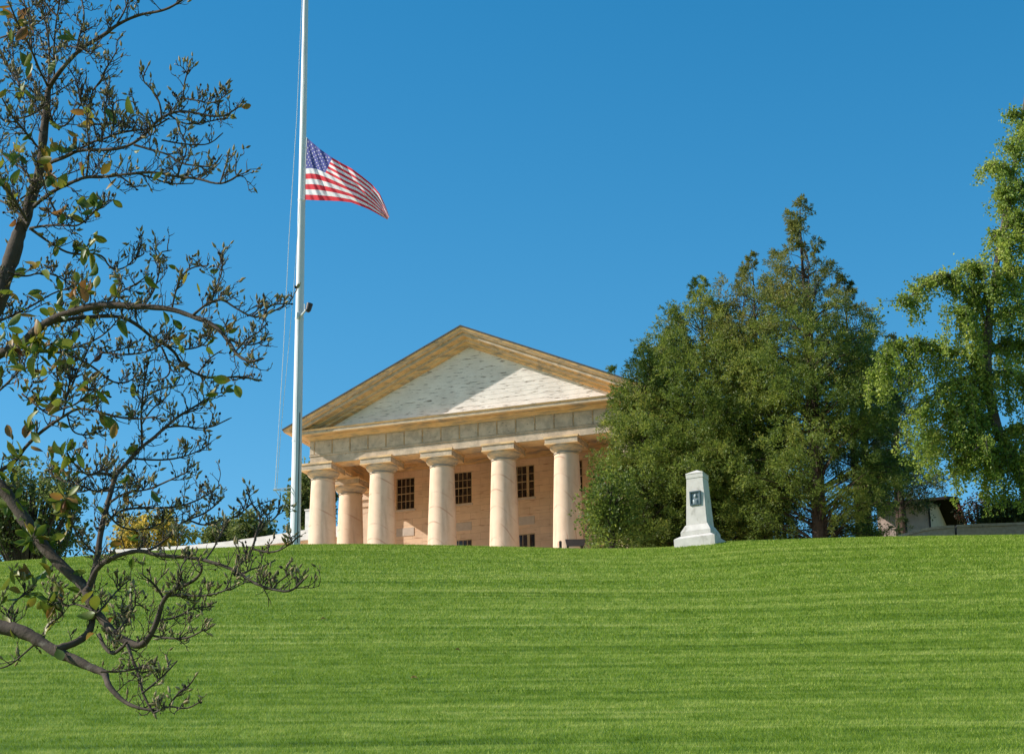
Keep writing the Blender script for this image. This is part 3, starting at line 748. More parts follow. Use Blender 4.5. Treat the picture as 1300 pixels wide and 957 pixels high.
def conifer(label, px, Y, prof, nbr, mats, name='cedar_tree', m=42, plumes=7, thin=0.12, xs=1.0, csize=.9, lsz=.135, trunks=1, group='dark cedars crowded beside the monument', topmat=None, low=.0, zdrop=0, droop=.1):
    """prof: [(image row, half width in image px)] from the tip down to the ground"""
    base = at(px, prof[-1][0], Y); g = gz(base.x, Y)
    org = Vector((base.x, Y, g)); r = empty(name, org); tag(r, label, 'tree', group)
    zs = [at(px, y, Y).z - g for y, w in prof]; ws = [w/pxm(Y, at(px, y, Y).z) for y, w in prof]
    zs, ws = np.array(zs[::-1]), np.array(ws[::-1]); ws = np.maximum(ws - .42, ws*.45)
    H = zs[-1]; x_top = at(px, prof[0][0], Y).x
    def Rz(z): return np.interp(z, zs, ws)
    tr = MB(); tk = []
    for k in range(trunks):
        ox, oy = (0, 0) if k == 0 else (random.uniform(-1.4, 1.4), random.uniform(-1, 1))
        hh = H*(.96 if k == 0 else random.uniform(.6, .8))
        pts = [Vector((ox*(.4+.6*t)*1.0 + random.uniform(-.06,.06), oy + random.uniform(-.06,.06), t*hh - .2*(t == 0))) for t in np.linspace(0, 1, 9)]
        tr.tube(pts, [max(.012, .26*(1-t)**.9*(H/14)) for t in np.linspace(0, 1, 9)], 9); tk.append(pts)
    # boughs
    zb = []; zg = np.linspace(.5, H*.97, 400); wgt = Rz(zg)**1.15 + .15*(zg > H*.55); wgt /= wgt.sum()
    zz = rng.choice(zg, nbr, p=wgt) + rng.normal(0, .1, nbr); zz = np.clip(zz, .35, H*.985); zz[:18] = np.linspace(H*.74, H*.985, 18)
    az = rng.uniform(0, 2*np.pi, nbr)
    CP_, CD_, CS_ = [], [], []
    for z, a in zip(zz, az):
        rr = float(Rz(z)); L = rr*random.uniform(.72, 1.1)
        if thin and random.random() < thin and z < H*.75: continue
        d = np.array([math.cos(a), math.sin(a), 0])
        z0 = max(.25, z - L*random.uniform(.15, .55))
        T = tk[0] if trunks == 1 else random.choice(tk)
        kk = min(1, z0/T[-1].z) * 8; i0 = min(7, int(kk)); st = T[i0].lerp(T[i0+1], kk-i0)
        end = np.array([d[0]*L, d[1]*L, z])
        mid = (np.array(st)+end)/2 + np.array([0, 0, .12*L])
        pts = [np.array(st), mid*.6+np.array(st)*.4 if False else (np.array(st)*.55+mid*.45), mid, end*.6+mid*.4, end]
        r0 = max(.012, .035*(L/3)**.8 + .008)
        tr.tube(pts, [r0*1.2, r0, r0*.75, r0*.5, r0*.2], 4)
        # foliage clumps on the outer part of each bough
        nc = max(1, int(round(L/.85)))
        for q in range(nc):
            t = 1 - q*.8/max(L, .8)*random.uniform(.8, 1.15)
            if t < .38: break
            p = mid*(1-t)*2*.5*2 + 0 if False else (1-t)**2*np.array(st) + 2*t*(1-t)*(mid*1.0) + t*t*end
            p = p + rng.normal(0, .16, 3)*min(1, L)
            CP_.append(p); CD_.append(nrm(d + np.array([0, 0, .25]) + rng.normal(0, .25, 3))); CS_.append(csize*random.uniform(.7, 1.25)*(.34+.66*min(1, rr/2.3)))
    tr.build('trunk', M['cedarbark'], r)
    CP_, CD_, CS_ = np.array(CP_), np.array(CD_), np.array(CS_)
    K = len(CP_)
    pd = rng.normal(0, 1, (K, plumes, 3)); pd = nrm(pd + CD_[:,None,:]*.9 + np.array([0,0,.15]))
    ps = CP_[:,None,:] + pd*CS_[:,None,None]*rng.uniform(.05, .45, (K, plumes, 1))*np.array([1,1,.6])
    pl = CS_[:,None]*rng.uniform(.5, 1.0, (K, plumes))
    V = leaves_from_plumes(ps.reshape(-1,3), pd.reshape(-1,3), pl.ravel(), m, lsz, lsz*.15, spread=.17, hang=droop)
    mi = None; ml = [M[mats]]
    if topmat:
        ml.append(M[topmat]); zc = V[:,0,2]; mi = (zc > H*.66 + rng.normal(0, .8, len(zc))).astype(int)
    poly_mesh('crown', V, 4, ml, r, mi)
    return r

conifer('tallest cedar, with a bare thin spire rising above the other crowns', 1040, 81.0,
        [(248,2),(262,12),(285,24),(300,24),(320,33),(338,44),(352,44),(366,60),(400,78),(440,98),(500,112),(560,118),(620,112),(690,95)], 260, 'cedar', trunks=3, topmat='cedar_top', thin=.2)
conifer('broad green cedar spreading directly behind the obelisk', 902, 84.5,
        [(350,2),(366,10),(380,18),(398,42),(420,58),(450,82),(500,104),(550,116),(620,122),(660,112),(694,100)], 350, 'cedar', trunks=3)
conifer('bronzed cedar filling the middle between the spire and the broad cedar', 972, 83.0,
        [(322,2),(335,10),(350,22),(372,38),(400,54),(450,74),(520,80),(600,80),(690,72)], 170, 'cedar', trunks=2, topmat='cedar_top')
conifer('smaller cedar leaning against the pediment corner', 826, 85.0,
        [(437,2),(450,12),(464,30),(480,40),(510,48),(560,58),(620,70),(697,74)], 190, 'cedar', trunks=2)
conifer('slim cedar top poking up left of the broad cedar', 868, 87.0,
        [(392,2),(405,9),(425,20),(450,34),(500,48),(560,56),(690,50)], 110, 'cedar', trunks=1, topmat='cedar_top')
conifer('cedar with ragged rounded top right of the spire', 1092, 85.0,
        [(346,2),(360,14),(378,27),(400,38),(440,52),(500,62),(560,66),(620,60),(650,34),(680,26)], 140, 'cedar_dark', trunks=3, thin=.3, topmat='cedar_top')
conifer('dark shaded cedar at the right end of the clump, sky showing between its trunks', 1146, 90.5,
        [(425,2),(440,14),(470,26),(520,40),(570,48),(600,60),(632,56),(646,18),(664,3)], 105, 'cedar_dark', trunks=3, thin=.25)

def bushy(name, label, cat, px, Y, ytop, ybot, hw, mat_, nclump, m=30, lsz=.12, lw=.05, csize=.5, group=None, sq=.8, trunk=True, depth=None):
    base = at(px, ybot, Y); g = gz(base.x, Y); r = empty(name, (base.x, Y, g)); tag(r, label, cat, group)
    zt_ = at(px, ytop, Y).z - g; zb_ = max(.1, at(px, ybot, Y).z - g) if trunk else .1
    rx = hw/pxm(Y, g+zt_); cz = (zt_+zb_)/2; rz = (zt_-zb_)/2
    d = nrm(rng.normal(0, 1, (nclump, 3))); rad = rng.uniform(.25, 1, (nclump, 1))**.4 * rng.uniform(.8, 1.08, (nclump,1))
    C = d*rad*np.array([rx, depth or rx*.8, rz]) + np.array([0, 0, cz])
    C = C[C[:,2] > .15]; K = len(C)
    tr = MB(); top = Vector((0,0,cz)); rr = max(.03, .035*zt_)
    tr.tube([(0,0,-.2), (0,0,cz*.5), top, (0,0,cz+rz*.7)], [rr*1.2, rr, rr*.6, rr*.15], 8)
    for c in C[::max(1, K//70)]:
        s = Vector((0, 0, max(.1, min(c[2]*.6, cz))))
        e = Vector(c); tr.tube([s, s.lerp(e, .5)+Vector((0,0,.1)), e], [rr*.3, rr*.2, rr*.06], 4)
    tr.build('trunk', M['bark'], r)
    pd = nrm(rng.normal(0, 1, (K, 6, 3)) + np.array([0,0,.2])); ps = C[:,None,:] + pd*rng.uniform(0, .3, (K,6,1))*csize
    V = leaves_from_plumes(ps.reshape(-1,3), pd.reshape(-1,3), np.full(K*6, csize)*rng.uniform(.6,1.1,K*6), m, lsz, lw, spread=.3, splay=1.2)
    poly_mesh('crown', V, 4, M[mat_], r)
    return r
bushy('holly_bush', 'leafy broadleaf bush at the foot of the cedars beside the last column', 'bush', 778, 81.0, 600, 698, 30, 'cedar', 60, m=16, lsz=.15, lw=.05, csize=1.0, trunk=False)
bushy('oak_tree', 'large dark green tree seen through the bare magnolia at far left', 'tree', 36, 125, 596, 722, 74, 'oak', 120, m=18, lsz=.24, lw=.09, csize=1.0)
bushy('maple_tree', 'yellowing tree behind the left wing', 'tree', 185, 130, 654, 715, 50, 'yellowing', 46, m=20, lsz=.24, lw=.09, csize=.9)
bushy('distant_tree', 'small green tree behind the wing roof, farther from the flagpole', 'tree', 283, 128, 667, 705, 26, 'oak', 40, m=18, lsz=.22, lw=.09, csize=.8)
bushy('distant_tree', 'rounded green tree top just left of the flagpole above the wing roof', 'tree', 322, 126, 658, 700, 30, 'oak', 42, m=18, lsz=.22, lw=.09, csize=.8)
bushy('distant_tree', 'leafy tree showing between the flagpole and the first column', 'tree', 392, 120, 594, 690, 27, 'oak', 120, m=18, lsz=.2, lw=.08, csize=.7)
bushy('shrub', 'thin reddish shrub behind the granite wall', 'shrub', 1243, 88, 632, 672, 21, 'redtips', 34, m=8, lsz=.12, lw=.045, csize=.5)
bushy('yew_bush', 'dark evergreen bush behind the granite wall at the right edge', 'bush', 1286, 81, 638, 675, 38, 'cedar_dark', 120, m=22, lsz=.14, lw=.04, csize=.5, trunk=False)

# ---- ginkgo with hanging shoots
def ginkgo():
    Y = 76.5
    base = at(1328, 715, Y); g = gz(base.x, Y); org = Vector((base.x, Y, g))
    r = empty('ginkgo_tree', org); tag(r, 'light green ginkgo with long drooping leafy shoots at the right edge', 'tree')
    def Q(px, py, dy=0): return np.array(at(px, py, Y+dy) - org)
    tr = MB()
    trunk = [Q(1330,730), Q(1322,680), Q(1300,610), Q(1266,545), Q(1255,500), Q(1253,450), Q(1256,400), Q(1266,330), Q(1284,230), Q(1298,150), Q(1306,90)]
    tr.tube(trunk, [.36,.32,.27,.22,.20,.18,.16,.13,.10,.07,.03], 10)
    limbs = [  # px,py path, depth path, strand length px, number of strands
        ([(1255,420),(1243,385),(1225,362),(1205,350),(1192,348)], (0,-.5), 30, 34),
        ([(1205,350),(1185,352),(1168,366),(1152,380),(1143,388)], (-.5,-.9), 26, 34),
        ([(1256,400),(1248,360),(1240,338),(1228,334)], (0,-1.2), 55, 44),
        ([(1258,385),(1268,350),(1284,338),(1300,345)], (0,-.8), 60, 36),
        ([(1254,440),(1236,410),(1222,395),(1214,392)], (0,-1.4), 62, 34),
        ([(1254,420),(1272,395),(1295,388),(1315,392)], (0,.6), 60, 40),
        ([(1253,468),(1228,452),(1200,442),(1172,436),(1150,434)], (0,-.6), 62, 50),
        ([(1190,440),(1160,434),(1138,438),(1120,458),(1110,474)], (-.4,-1.0), 48, 44),
        ([(1254,480),(1232,478),(1205,486),(1180,505),(1166,530)], (0,-1.3), 72, 60),
        ([(1254,485),(1240,492),(1224,510),(1212,540)], (0,-.7), 62, 36),
        ([(1255,478),(1275,470),(1298,478),(1318,490)], (0,-1), 52, 36),
        ([(1258,540),(1240,540),(1218,556),(1200,580)], (0,-1.2), 40, 40),
        ([(1259,560),(1278,545),(1300,540),(1318,545)], (0,-1.5), 62, 40),
        ([(1262,600),(1245,575),(1225,580),(1210,602)], (0,-.8), 34, 34),
        ([(1262,600),(1280,580),(1300,578),(1318,585)], (0,-1.7), 58, 38),
        ([(1262,590),(1262,570),(1250,562),(1236,572)], (0,-2.0), 48, 34),
        ([(1270,300),(1262,292),(1264,300)], (0,-.5), 18, 14),
        ([(1284,230),(1272,212),(1262,208),(1257,214)], (0,-.5), 24, 26),
        ([(1280,250),(1275,238),(1268,240)], (0,-.8), 22, 20),
        ([(1272,300),(1284,275),(1296,270),(1310,276)], (0,-.8), 50, 40),
        ([(1276,270),(1290,240),(1302,232)], (0,.5), 40, 30),
        ([(1268,320),(1280,300),(1292,304)], (0,-1), 30, 24),
        ([(1298,150),(1290,142),(1284,146)], (0,-.4), 16, 14),
        ([(1290,195),(1286,185),(1280,190)], (0,-.7), 20, 18),
        ([(1292,180),(1300,165),(1310,160)], (0,-.4), 30, 20),
        ([(1254,460),(1262,440),(1280,430),(1300,438)], (0,1.0), 52, 30),
        ([(1258,540),(1232,520),(1205,530),(1185,555),(1178,570)], (0,.9), 44, 34),
    ]
    P, D, Lg = [], [], []
    for path, (d0, d1), sl, ns in limbs:
        n = len(path); pts = [Q(x, y, d0+(d1-d0)*i/(n-1)) for i, (x, y) in enumerate(path)]
        tr.tube(pts, [max(.014, .075*(1-.75*i/(n-1))) for i in range(n)], 6)
        A_ = np.array(pts)
        for _ in range(int(ns*.62)):
            t = random.random()**.8*(n-1); i = min(n-2, int(t)); p = A_[i]*(1-(t-i)) + A_[i+1]*(t-i)
            side = rng.normal(0, .30, 3); side[2] = abs(side[2])*.3; side[1] *= 1.3
            L = sl/29*random.uniform(.3, 1.15)
            s1 = p + side*.6; s2 = p + side*1.1 + np.array([0,0,-.12*L]); s3 = s2 + np.array([side[0]*.35, side[1]*.35, -L*.88])
            tr.tube([p, s1, s2, s3], [.016,.012,.009,.004], 4)
            nseg = max(2, int(L/.22)+1)
            pts2 = [p*(1-k)+s1*k for k in (.4,)] + [s1*(1-k)+s2*k for k in (.0,.5)] + [s2*(1-k)+s3*k for k in np.linspace(0, 1, nseg)]
            for a_ in pts2:
                P.append(a_); D.append(np.array([rng.normal(0,.6), rng.normal(0,.6), -.5])); Lg.append(.20)
    tr.build('trunk', M['ginkgobark'], r)
    V = leaves_from_plumes(np.array(P), np.array(D), np.array(Lg), 19, .11, .048, spread=.55, splay=1.1, taper=False)
    poly_mesh('crown', V, 4, M['ginkgo'], r)
ginkgo()

# ------------------------------------------------------------------ magnolia in the foreground
def magnolia():
    Y0 = 11.0
    rootp = at(-105, 900, Y0); g = gz(rootp.x, Y0); org = Vector((rootp.x, Y0, g))
    r = empty('magnolia_tree', org); tag(r, 'bare twiggy magnolia with fuzzy buds and a few yellowing leaves close at left', 'tree')
    def Q(px, py, dy=0.0): return np.array(at(px, py, Y0+dy) - org)
    K = 1/pxm(Y0, 2.5)
    wood = MB(); twig = MB(); tips = []; leafsites = []
    def smooth(P, it=2):
        for _ in range(it):
            Q_ = [P[0]]
            for a, b in zip(P[:-1], P[1:]): Q_ += [a*.75+b*.25, a*.25+b*.75]
            Q_.append(P[-1]); P = Q_
        return P
    # path: [(px,py)], depth start/end, radius px start/end, twig density, twig length px
    B = [
     ([(-105,1400),(-102,900),(-98,700),(-80,560),(-62,480),(-40,420),(-14,400),(0,379),(6,356),(14,329),(23,299),(32,278),(42,246),(52,218),(54,184),(57,142),(61,115)], (0,.3), (22,4.2), .5, 26),
     ([(61,115),(69,101),(90,76),(106,62),(131,46),(149,30),(175,20),(200,16),(216,13),(236,-3)], (.3,-.2), (4.0,1.5), 1.0, 26),
     ([(61,115),(60,85),(63,60),(57,30),(49,-10)], (.3,.7), (2.2,1.1), 1.3, 24),
     ([(69,101),(68,60),(72,20),(78,-10)], (.3,0), (1.8,1), 1.3, 22),
     ([(96,70),(103,42),(107,25),(102,-10)], (.25,.5), (1.8,1), 1.2, 22),
     ([(149,30),(160,12),(166,-10)], (0,.2), (1.6,1), 1.2, 18),
     ([(62,112),(48,90),(40,60),(22,30),(8,-5)], (.3,-.4), (2.0,1), 1.5, 24),
     ([(56,150),(40,130),(25,110),(8,80),(-5,50)], (.3,.9), (2.0,1), 1.5, 24),
     ([(54,195),(35,170),(15,150),(-5,110)], (.3,-.3), (2.0,1), 1.5, 26),
     ([(57,142),(75,165),(92,150),(103,132),(112,118)], (.3,0), (1.8,.9), 1.3, 20),
     ([(53,214),(66,205),(78,200),(99,191),(129,191),(161,187),(184,171),(205,149),(226,139.6),(246,144),(282,149),(303,136)], (.3,-.5), (3.4,1.1), 1.6, 26),
     ([(99,191),(115,182),(129,177),(150,170),(170,165),(192,163),(215,150)], (.2,0), (2.0,1.1), 1.7, 24),
     ([(124,178),(120,158),(112,140),(118,115),(128,105)], (.1,.1), (1.4,.8), 1.6, 20),
     ([(140,174),(146,155),(140,135),(152,125),(172,130)], (.1,-.1), (1.4,.8), 1.6, 18),
     ([(205,149),(203,130),(193,113),(180,100),(188,84)], (-.3,-.3), (1.4,.8), 1.4, 16),
     ([(226,139.6),(232,125),(234,105),(240,86)], (-.3,-.4), (1.4,.8), 1.8, 16),
     ([(232,125),(250,130),(270,131),(289,119)], (-.4,-.5), (1.2,.8), 1.5, 14),
     ([(213,145),(235,158),(258,156),(287,150)], (-.3,-.2), (1.4,.8), 1.5, 14),
     ([(170,184),(195,190),(215,197),(228,207),(250,212),(270,211),(282,196)], (-.1,-.3), (1.8,.9), 1.5, 18),
     ([(205,178),(228,182),(250,184),(268,183),(283,169)], (-.2,-.1), (1.3,.8), 1.4, 14),
     ([(43,262),(49,257),(67,241),(92,230),(110,223),(129,224),(161,222),(196,219),(226,223),(251,226),(279,234),(299,227),(304,219)], (.1,-.7), (3.2,1.1), 1.5, 24),
     ([(173,220),(196,228),(215,234),(245,233)], (-.2,0), (1.4,.8), 1.2, 14),
     ([(150,222),(165,234),(173,240)], (-.1,-.1), (1.4,.8), 1.2, 12),
     ([(226,223),(232,205),(238,188),(228,165)], (-.3,-.5), (1.3,.8), 1.4, 14),
     ([(279,234),(284,215),(290,196)], (-.6,-.6), (1.2,.8), 1.4, 12),
     ([(38,290),(55,285),(80,286),(100,290),(112,275),(131,260)], (.1,-.3), (2.0,.9), 2.0, 22),
     ([(38,290),(69,315),(92,322),(129,322),(140,342),(159,342),(175,324)], (.1,.3), (2.0,.9), 1.7, 20),
     ([(36,285),(15,262),(-10,250)], (0,.3), (2.4,1.5), 1.5, 24),
     ([(34,280),(10,240),(-12,225)], (0,-.5), (2.2,1.5), 1.5, 24),
     ([(45,240),(30,215),(12,205),(-8,180)], (.2,.6), (2.2,1.2), 1.6, 26),
     ([(-62,500),(-30,470),(0,450),(25,440),(50,415),(75,402),(100,393),(124,388),(150,386),(183,387),(218,393),(245,400),(270,411),(290,431),(300,451),(318,461),(334,455)], (.1,-.9), (8.5,1.2), 1.2, 26),
     ([(245,400),(262,385),(272,380),(285,382),(300,392),(322,403),(345,397),(360,388)], (-.6,-.8), (1.9,.9), 1.7, 20),
     ([(320,402),(335,392),(350,385),(369,386)], (-.7,-.7), (1.2,.8), 1.5, 12),
     ([(268,381),(275,360),(282,340),(280,324)], (-.6,-.4), (1.5,.8), 1.8, 18),
     ([(183,387),(198,370),(205,345),(202,320),(216,318)], (-.4,-.2), (1.5,.8), 1.6, 18),
     ([(218,393),(222,370),(232,350),(241,338),(264,337)], (-.5,-.7), (1.5,.8), 1.6, 18),
     ([(140,387),(150,372),(168,362),(190,348)], (-.3,-.5), (1.5,.8), 1.4, 16),
     ([(290,431),(315,438),(334,434),(341,421)], (-.8,-.6), (1.4,.8), 1.6, 14),
     ([(255,405),(275,425),(262,440),(255,438)], (-.7,-.7), (1.2,.8), 1.2, 12),
     ([(300,445),(312,430),(330,418),(340,408)], (-.9,-1), (1.2,.8), 1.5, 12),
     ([(60,410),(100,402),(150,400),(175,411),(195,428),(220,446),(230,461),(250,476),(275,481),(300,476),(327,482)], (-.1,.5), (3.2,1.2), 1.2, 20),
     ([(195,428),(215,440),(235,445),(257,440),(264,431)], (.2,.1), (1.4,.8), 1.5, 14),
     ([(250,476),(262,462),(272,450),(281,445)], (.4,.4), (1.3,.8), 1.4, 12),
     ([(175,411),(170,395),(180,380)], (.2,.2), (1.3,.8), 1.3, 14),
     ([(205,440),(218,465),(212,478),(195,484),(178,489)], (.3,.4), (1.6,.8), 1.3, 16),
     ([(0,452),(41,444),(76,447),(99,454),(124,468),(142,485),(161,487),(173,478)], (.1,.5), (2.6,.9), 1.3, 18),
     ([(115,462),(128,447),(140,448),(158,442)], (.4,.5), (1.3,.8), 1.5, 14),
     ([(-70,620),(-30,610),(0,598),(18,586),(30,568),(53,545),(78,529),(99,517),(120,520),(142,526),(172,532),(196,529)], (.2,-.6), (3.4,1.0), 1.2, 20),
     ([(28,500),(45,515),(62,526),(76,530)], (0,-.2), (1.5,.9), 1.3, 16),
     ([(85,525),(90,545),(105,552),(125,550),(138,540)], (-.2,0), (1.2,.8), 1.5, 14),
     ([(80,528),(84,505),(90,480),(96,452)], (-.2,-.2), (1.5,.9), 1.2, 16),
     ([(-100,720),(-60,640),(-20,610),(0,616),(18,641),(45,682),(64,706),(92,729),(108,745),(118,770),(130,790),(145,803),(160,815),(178,822),(191,808),(198,788),(207,760),(221,749),(242,737),(256,728),(256,716)], (.1,-.8), (11.5,1.2), .7, 26),
     ([(208,760),(198,742),(182,730)], (-.6,-.7), (1.5,.8), 1.6, 18),
     ([(207,757),(230,756),(255,756),(280,750),(301,741)], (-.6,-.9), (1.6,.8), 1.7, 18),
     ([(198,788),(225,783),(245,771),(272,769)], (-.5,-.3), (1.5,.8), 1.6, 18),
     ([(191,806),(215,810),(240,811),(259,799)], (-.5,-.8), (1.6,.8), 1.6, 16),
     ([(221,749),(232,735),(228,722),(240,705)], (-.7,-.6), (1.3,.8), 1.4, 14),
     ([(110,750),(117,738),(123,710),(127,680),(134,645),(142,620),(147,602),(161,586),(179,568),(195,556),(207,543),(225,530),(243,520),(260,508),(276,499)], (-.3,.3), (5.2,1.1), 1.3, 24),
     ([(207,543),(230,543),(265,543),(292,531)], (.2,.4), (1.5,.8), 1.4, 16),
     ([(180,566),(178,549),(177,529),(181,499),(188,460)], (.1,-.2), (2.0,.9), 1.6, 20),
     ([(166,582),(205,582),(230,580),(250,573),(268,562)], (.1,.4), (1.6,.8), 1.5, 16),
     ([(180,506),(200,497),(218,491),(233,488)], (0,.1), (1.3,.8), 1.6, 14),
     ([(179,540),(192,520),(205,510),(215,500)], (0,-.1), (1.2,.8), 1.5, 14),
     ([(145,606),(130,600),(112,605),(95,590),(85,575)], (0,-.4), (1.8,.9), 1.6, 20),
     ([(140,622),(120,625),(100,612),(80,610),(60,598)], (0,.4), (1.8,.9), 1.6, 20),
     ([(113,742),(125,718),(140,709),(160,702),(180,697),(200,703),(249,709),(265,712),(290,721),(306,730),(322,740),(345,749),(368,751),(386,735)], (-.3,-.9), (3.6,1.2), 1.3, 20),
     ([(296,724),(312,708),(322,696),(326,675),(332,660),(322,642),(316,630)], (-.6,-.5), (2.2,.9), 1.5, 18),
     ([(322,697),(345,702),(366,694),(381,679)], (-.6,-.8), (1.6,.8), 1.5, 12),
     ([(326,676),(340,665),(352,653),(354,636)], (-.5,-.4), (1.4,.8), 1.4, 14),
     ([(260,711),(270,695),(278,682),(284,668)], (-.5,-.3), (1.4,.8), 1.4, 14),
     ([(306,730),(320,722),(335,719),(349,711)], (-.7,-.6), (1.4,.8), 1.4, 12),
     ([(345,749),(352,738),(365,732),(372,725)], (-.8,-.8), (1.2,.8), 1.3, 10),
     ([(185,700),(205,690),(222,672),(240,660),(262,650),(285,630)], (-.4,-.1), (2.0,.9), 1.7, 20),
     ([(128,670),(150,650),(175,645),(205,645),(235,640),(262,630),(280,615)], (-.2,.4), (2.2,.9), 1.7, 20),
     ([(136,640),(160,625),(190,622),(215,612),(240,598)], (-.1,-.5), (1.8,.9), 1.7, 20),
     ([(134,648),(150,668),(175,675),(200,665),(220,655)], (-.1,.1), (1.5,.8), 1.7, 18),
     ([(124,705),(110,690),(95,670),(88,650)], (-.2,-.5), (1.6,.9), 1.4, 18),
     ([(240,660),(258,668),(278,660),(300,655),(318,640)], (-.1,0), (1.3,.8), 1.5, 14),
     ([(-110,745),(-60,775),(0,793),(27,802),(53,813),(73,827),(99,838),(119,848),(131,853),(136,862),(142,872),(158,890),(178,900),(200,902)], (-.1,-.8), (12,1.2), .45, 24),
     ([(70,824),(98,816),(115,803),(118,778),(112,752)], (-.40,-.27), (5.2,4.0), .8, 16),
     ([(126,805),(132,822),(142,830),(156,823),(160,816)], (-.5,-.7), (2.6,2.2), .8, 14),
     ([(162,818),(168,840),(176,855),(180,880),(195,905)], (-.7,-.8), (2.6,1.2), 1.2, 20),
     ([(128,852),(160,850),(182,845),(193,848)], (-.7,-.8), (1.8,1), 1.3, 12),
     ([(180,880),(200,865),(215,850),(225,838)], (-.8,-.8), (1.5,.8), 1.6, 16),
     ([(215,895),(225,880),(240,868),(248,858)], (-.8,-.9), (1.3,.8), 1.5, 12),
     ([(195,905),(215,895),(235,900),(255,890)], (-.8,-.9), (1.5,.8), 1.5, 12),
     ([(55,812),(62,795),(80,780),(75,765),(60,760)], (-.3,-.4), (1.6,.8), 1.4, 16),
     ([(50,812),(30,830),(12,845),(-10,850)], (-.3,-.2), (1.4,.8), 1.3, 14),
     ([(20,800),(8,780),(22,760),(40,745)], (-.2,.1), (1.6,.8), 1.6, 18),
     ([(118,775),(98,765),(80,770),(65,745)], (-.4,-.1), (1.4,.8), 1.4, 16),
     ([(124,778),(140,760),(150,745),(165,735)], (-.4,-.1), (1.5,.8), 1.6, 18),
     ([(150,800),(165,780),(172,765),(190,775)], (-.5,-.3), (1.3,.8), 1.4, 14),
     ([(-40,430),(-5,410),(20,400),(45,385),(70,372),(95,365)], (.2,.5), (2.2,.9), 1.8, 22),
     ([(10,345),(30,350),(50,345),(75,350),(92,365)], (0,.2), (1.8,.9), 1.8, 20),
     ([(-40,520),(-5,500),(15,480),(30,465),(50,470)], (0,-.4), (2.2,.9), 1.6, 22),
    ]
    for _ in range(64):           # thinner boughs filling the crown towards the trunk
        src = random.choice([q for q in B[:70] if q[0][-1][0] < 330]); i = random.randrange(1, len(src[0])); x, y = src[0][i]
        if not (-30 < x < 150 and -20 < y < 850): continue
        a = random.uniform(-.4, 2.6); Lp = random.uniform(45, 105); P_ = [(x, y)]
        for k in range(4):
            a += random.uniform(-.35, .35); a = a*.9 + 1.2*.1
            x += math.cos(a)*Lp/4; y -= math.sin(a)*Lp/4; P_.append((x, y))
        dd = src[1][0] + (src[1][1]-src[1][0])*i/len(src[0])
        B.append((P_, (dd, dd + random.uniform(-.7, .7)), (1.7, .8), 1.3, 20))
    def wood_up(d, up=.25):
        d = d + np.array([0, 0, up]); return d/np.linalg.norm(d)
    rad_px = lambda v: v*K*.95
    def grow(p, d, L, rr, lvl):
        # a short zigzag twig, forking
        n = 5; P = [p]; dd = d
        for i in range(n):
            dd = nrm(dd + rng.normal(0, .26, 3) + np.array([0, 0, .13]))
            P.append(P[-1] + dd*L/n)
        rs = [rr*(1-.6*i/n) for i in range(n+1)]
        twig.tube(P, rs, 5 if lvl == 0 else 4)
        if random.random() < .5:       # knuckles
            pass
        if lvl < 2:
            for i in range(1, n+1):
                if random.random() < (.66 if lvl == 0 else .34):
                    s = nrm(np.cross(dd, rng.normal(0, 1, 3))); s[1] *= .8
                    grow(P[i], nrm(dd*.7 + s*.8 + np.array([0,0,.25])), L*random.uniform(.35, .62), rr*.78, lvl+1)
        tips.append((P[-1], dd, lvl))
        if lvl >= 1 and random.random() < .6: tips.append((P[2], nrm(dd+rng.normal(0,.8,3)), 9))
    for path, (d0, d1), (r0, r1), dens, tl in B:
        n = len(path)
        raw = [Q(x, y, d0+(d1-d0)*i/(n-1)) for i, (x, y) in enumerate(path)]
        jit = 1.2*K
        pts = smooth([raw[0]] + [p + rng.normal(0, jit, 3)*np.array([1,1,1]) for p in raw[1:-1]] + [raw[-1]], 2)
        m_ = len(pts); rr = [rad_px(r0+(r1-r0)*(i/(m_-1))**.8)*random.uniform(.90, 1.12) for i in range(m_)]
        wood.tube(pts, rr, 10 if r0 > 3 else 7)
        seg = np.array(pts); dl = np.linalg.norm(np.diff(seg, axis=0), axis=1); cum = np.r_[0, np.cumsum(dl)]; tot = cum[-1]
        nt_ = int(tot/K/11.5*dens) + 1
        for _ in range(nt_):
            s = random.uniform(.06, 1)*tot; i = min(m_-2, int(np.searchsorted(cum, s))-1); i = max(0, i)
            p = seg[i] + (seg[i+1]-seg[i])*((s-cum[i])/max(dl[i], 1e-6)); t = nrm(seg[i+1]-seg[i])
            side = nrm(np.cross(t, rng.normal(0, 1, 3)))
            L = tl*K*random.uniform(.5, 1.55)
            grow(p, nrm(t*.65 + side*.9 + np.array([0,0,.35])), L, rad_px(random.uniform(.72, 1.0)), 0 if random.random() < .6 else 1)
            if random.random() < .5: leafsites.append(p + side*.02)
        tips.append((pts[-1], nrm(pts[-1]-pts[-2]), 0))
    wo = wood.build('trunk', M['bark'], r, smooth=True)
    tw = twig.build('twigs', M['bark'], r, smooth=True); tag(tw, kind='stuff')
    # buds: spindle lathes along the tip direction
    bud = MB(); seeds = MB(); nb = 0
    for p, d, lvl in tips:
        u = random.random()
        if lvl == 9:
            if random.random() < .6: continue
            L = 2.6*K; w_ = .7*K
        elif u < .22: L = random.uniform(6.5, 10)*K; w_ = L*.2
        elif u < .46: L = random.uniform(2.5, 4)*K; w_ = L*.2
        elif u > .93: L = random.uniform(3, 5.5)*K; w_ = L*.36
        else: continue
        tgt = seeds if u >= .93 else bud
        P = [p + d*L*t for t in (0, .12, .4, .7, 1)]
        tgt.tube(P, [w_*.35, w_*.8, w_, w_*.6, w_*.05], 6)
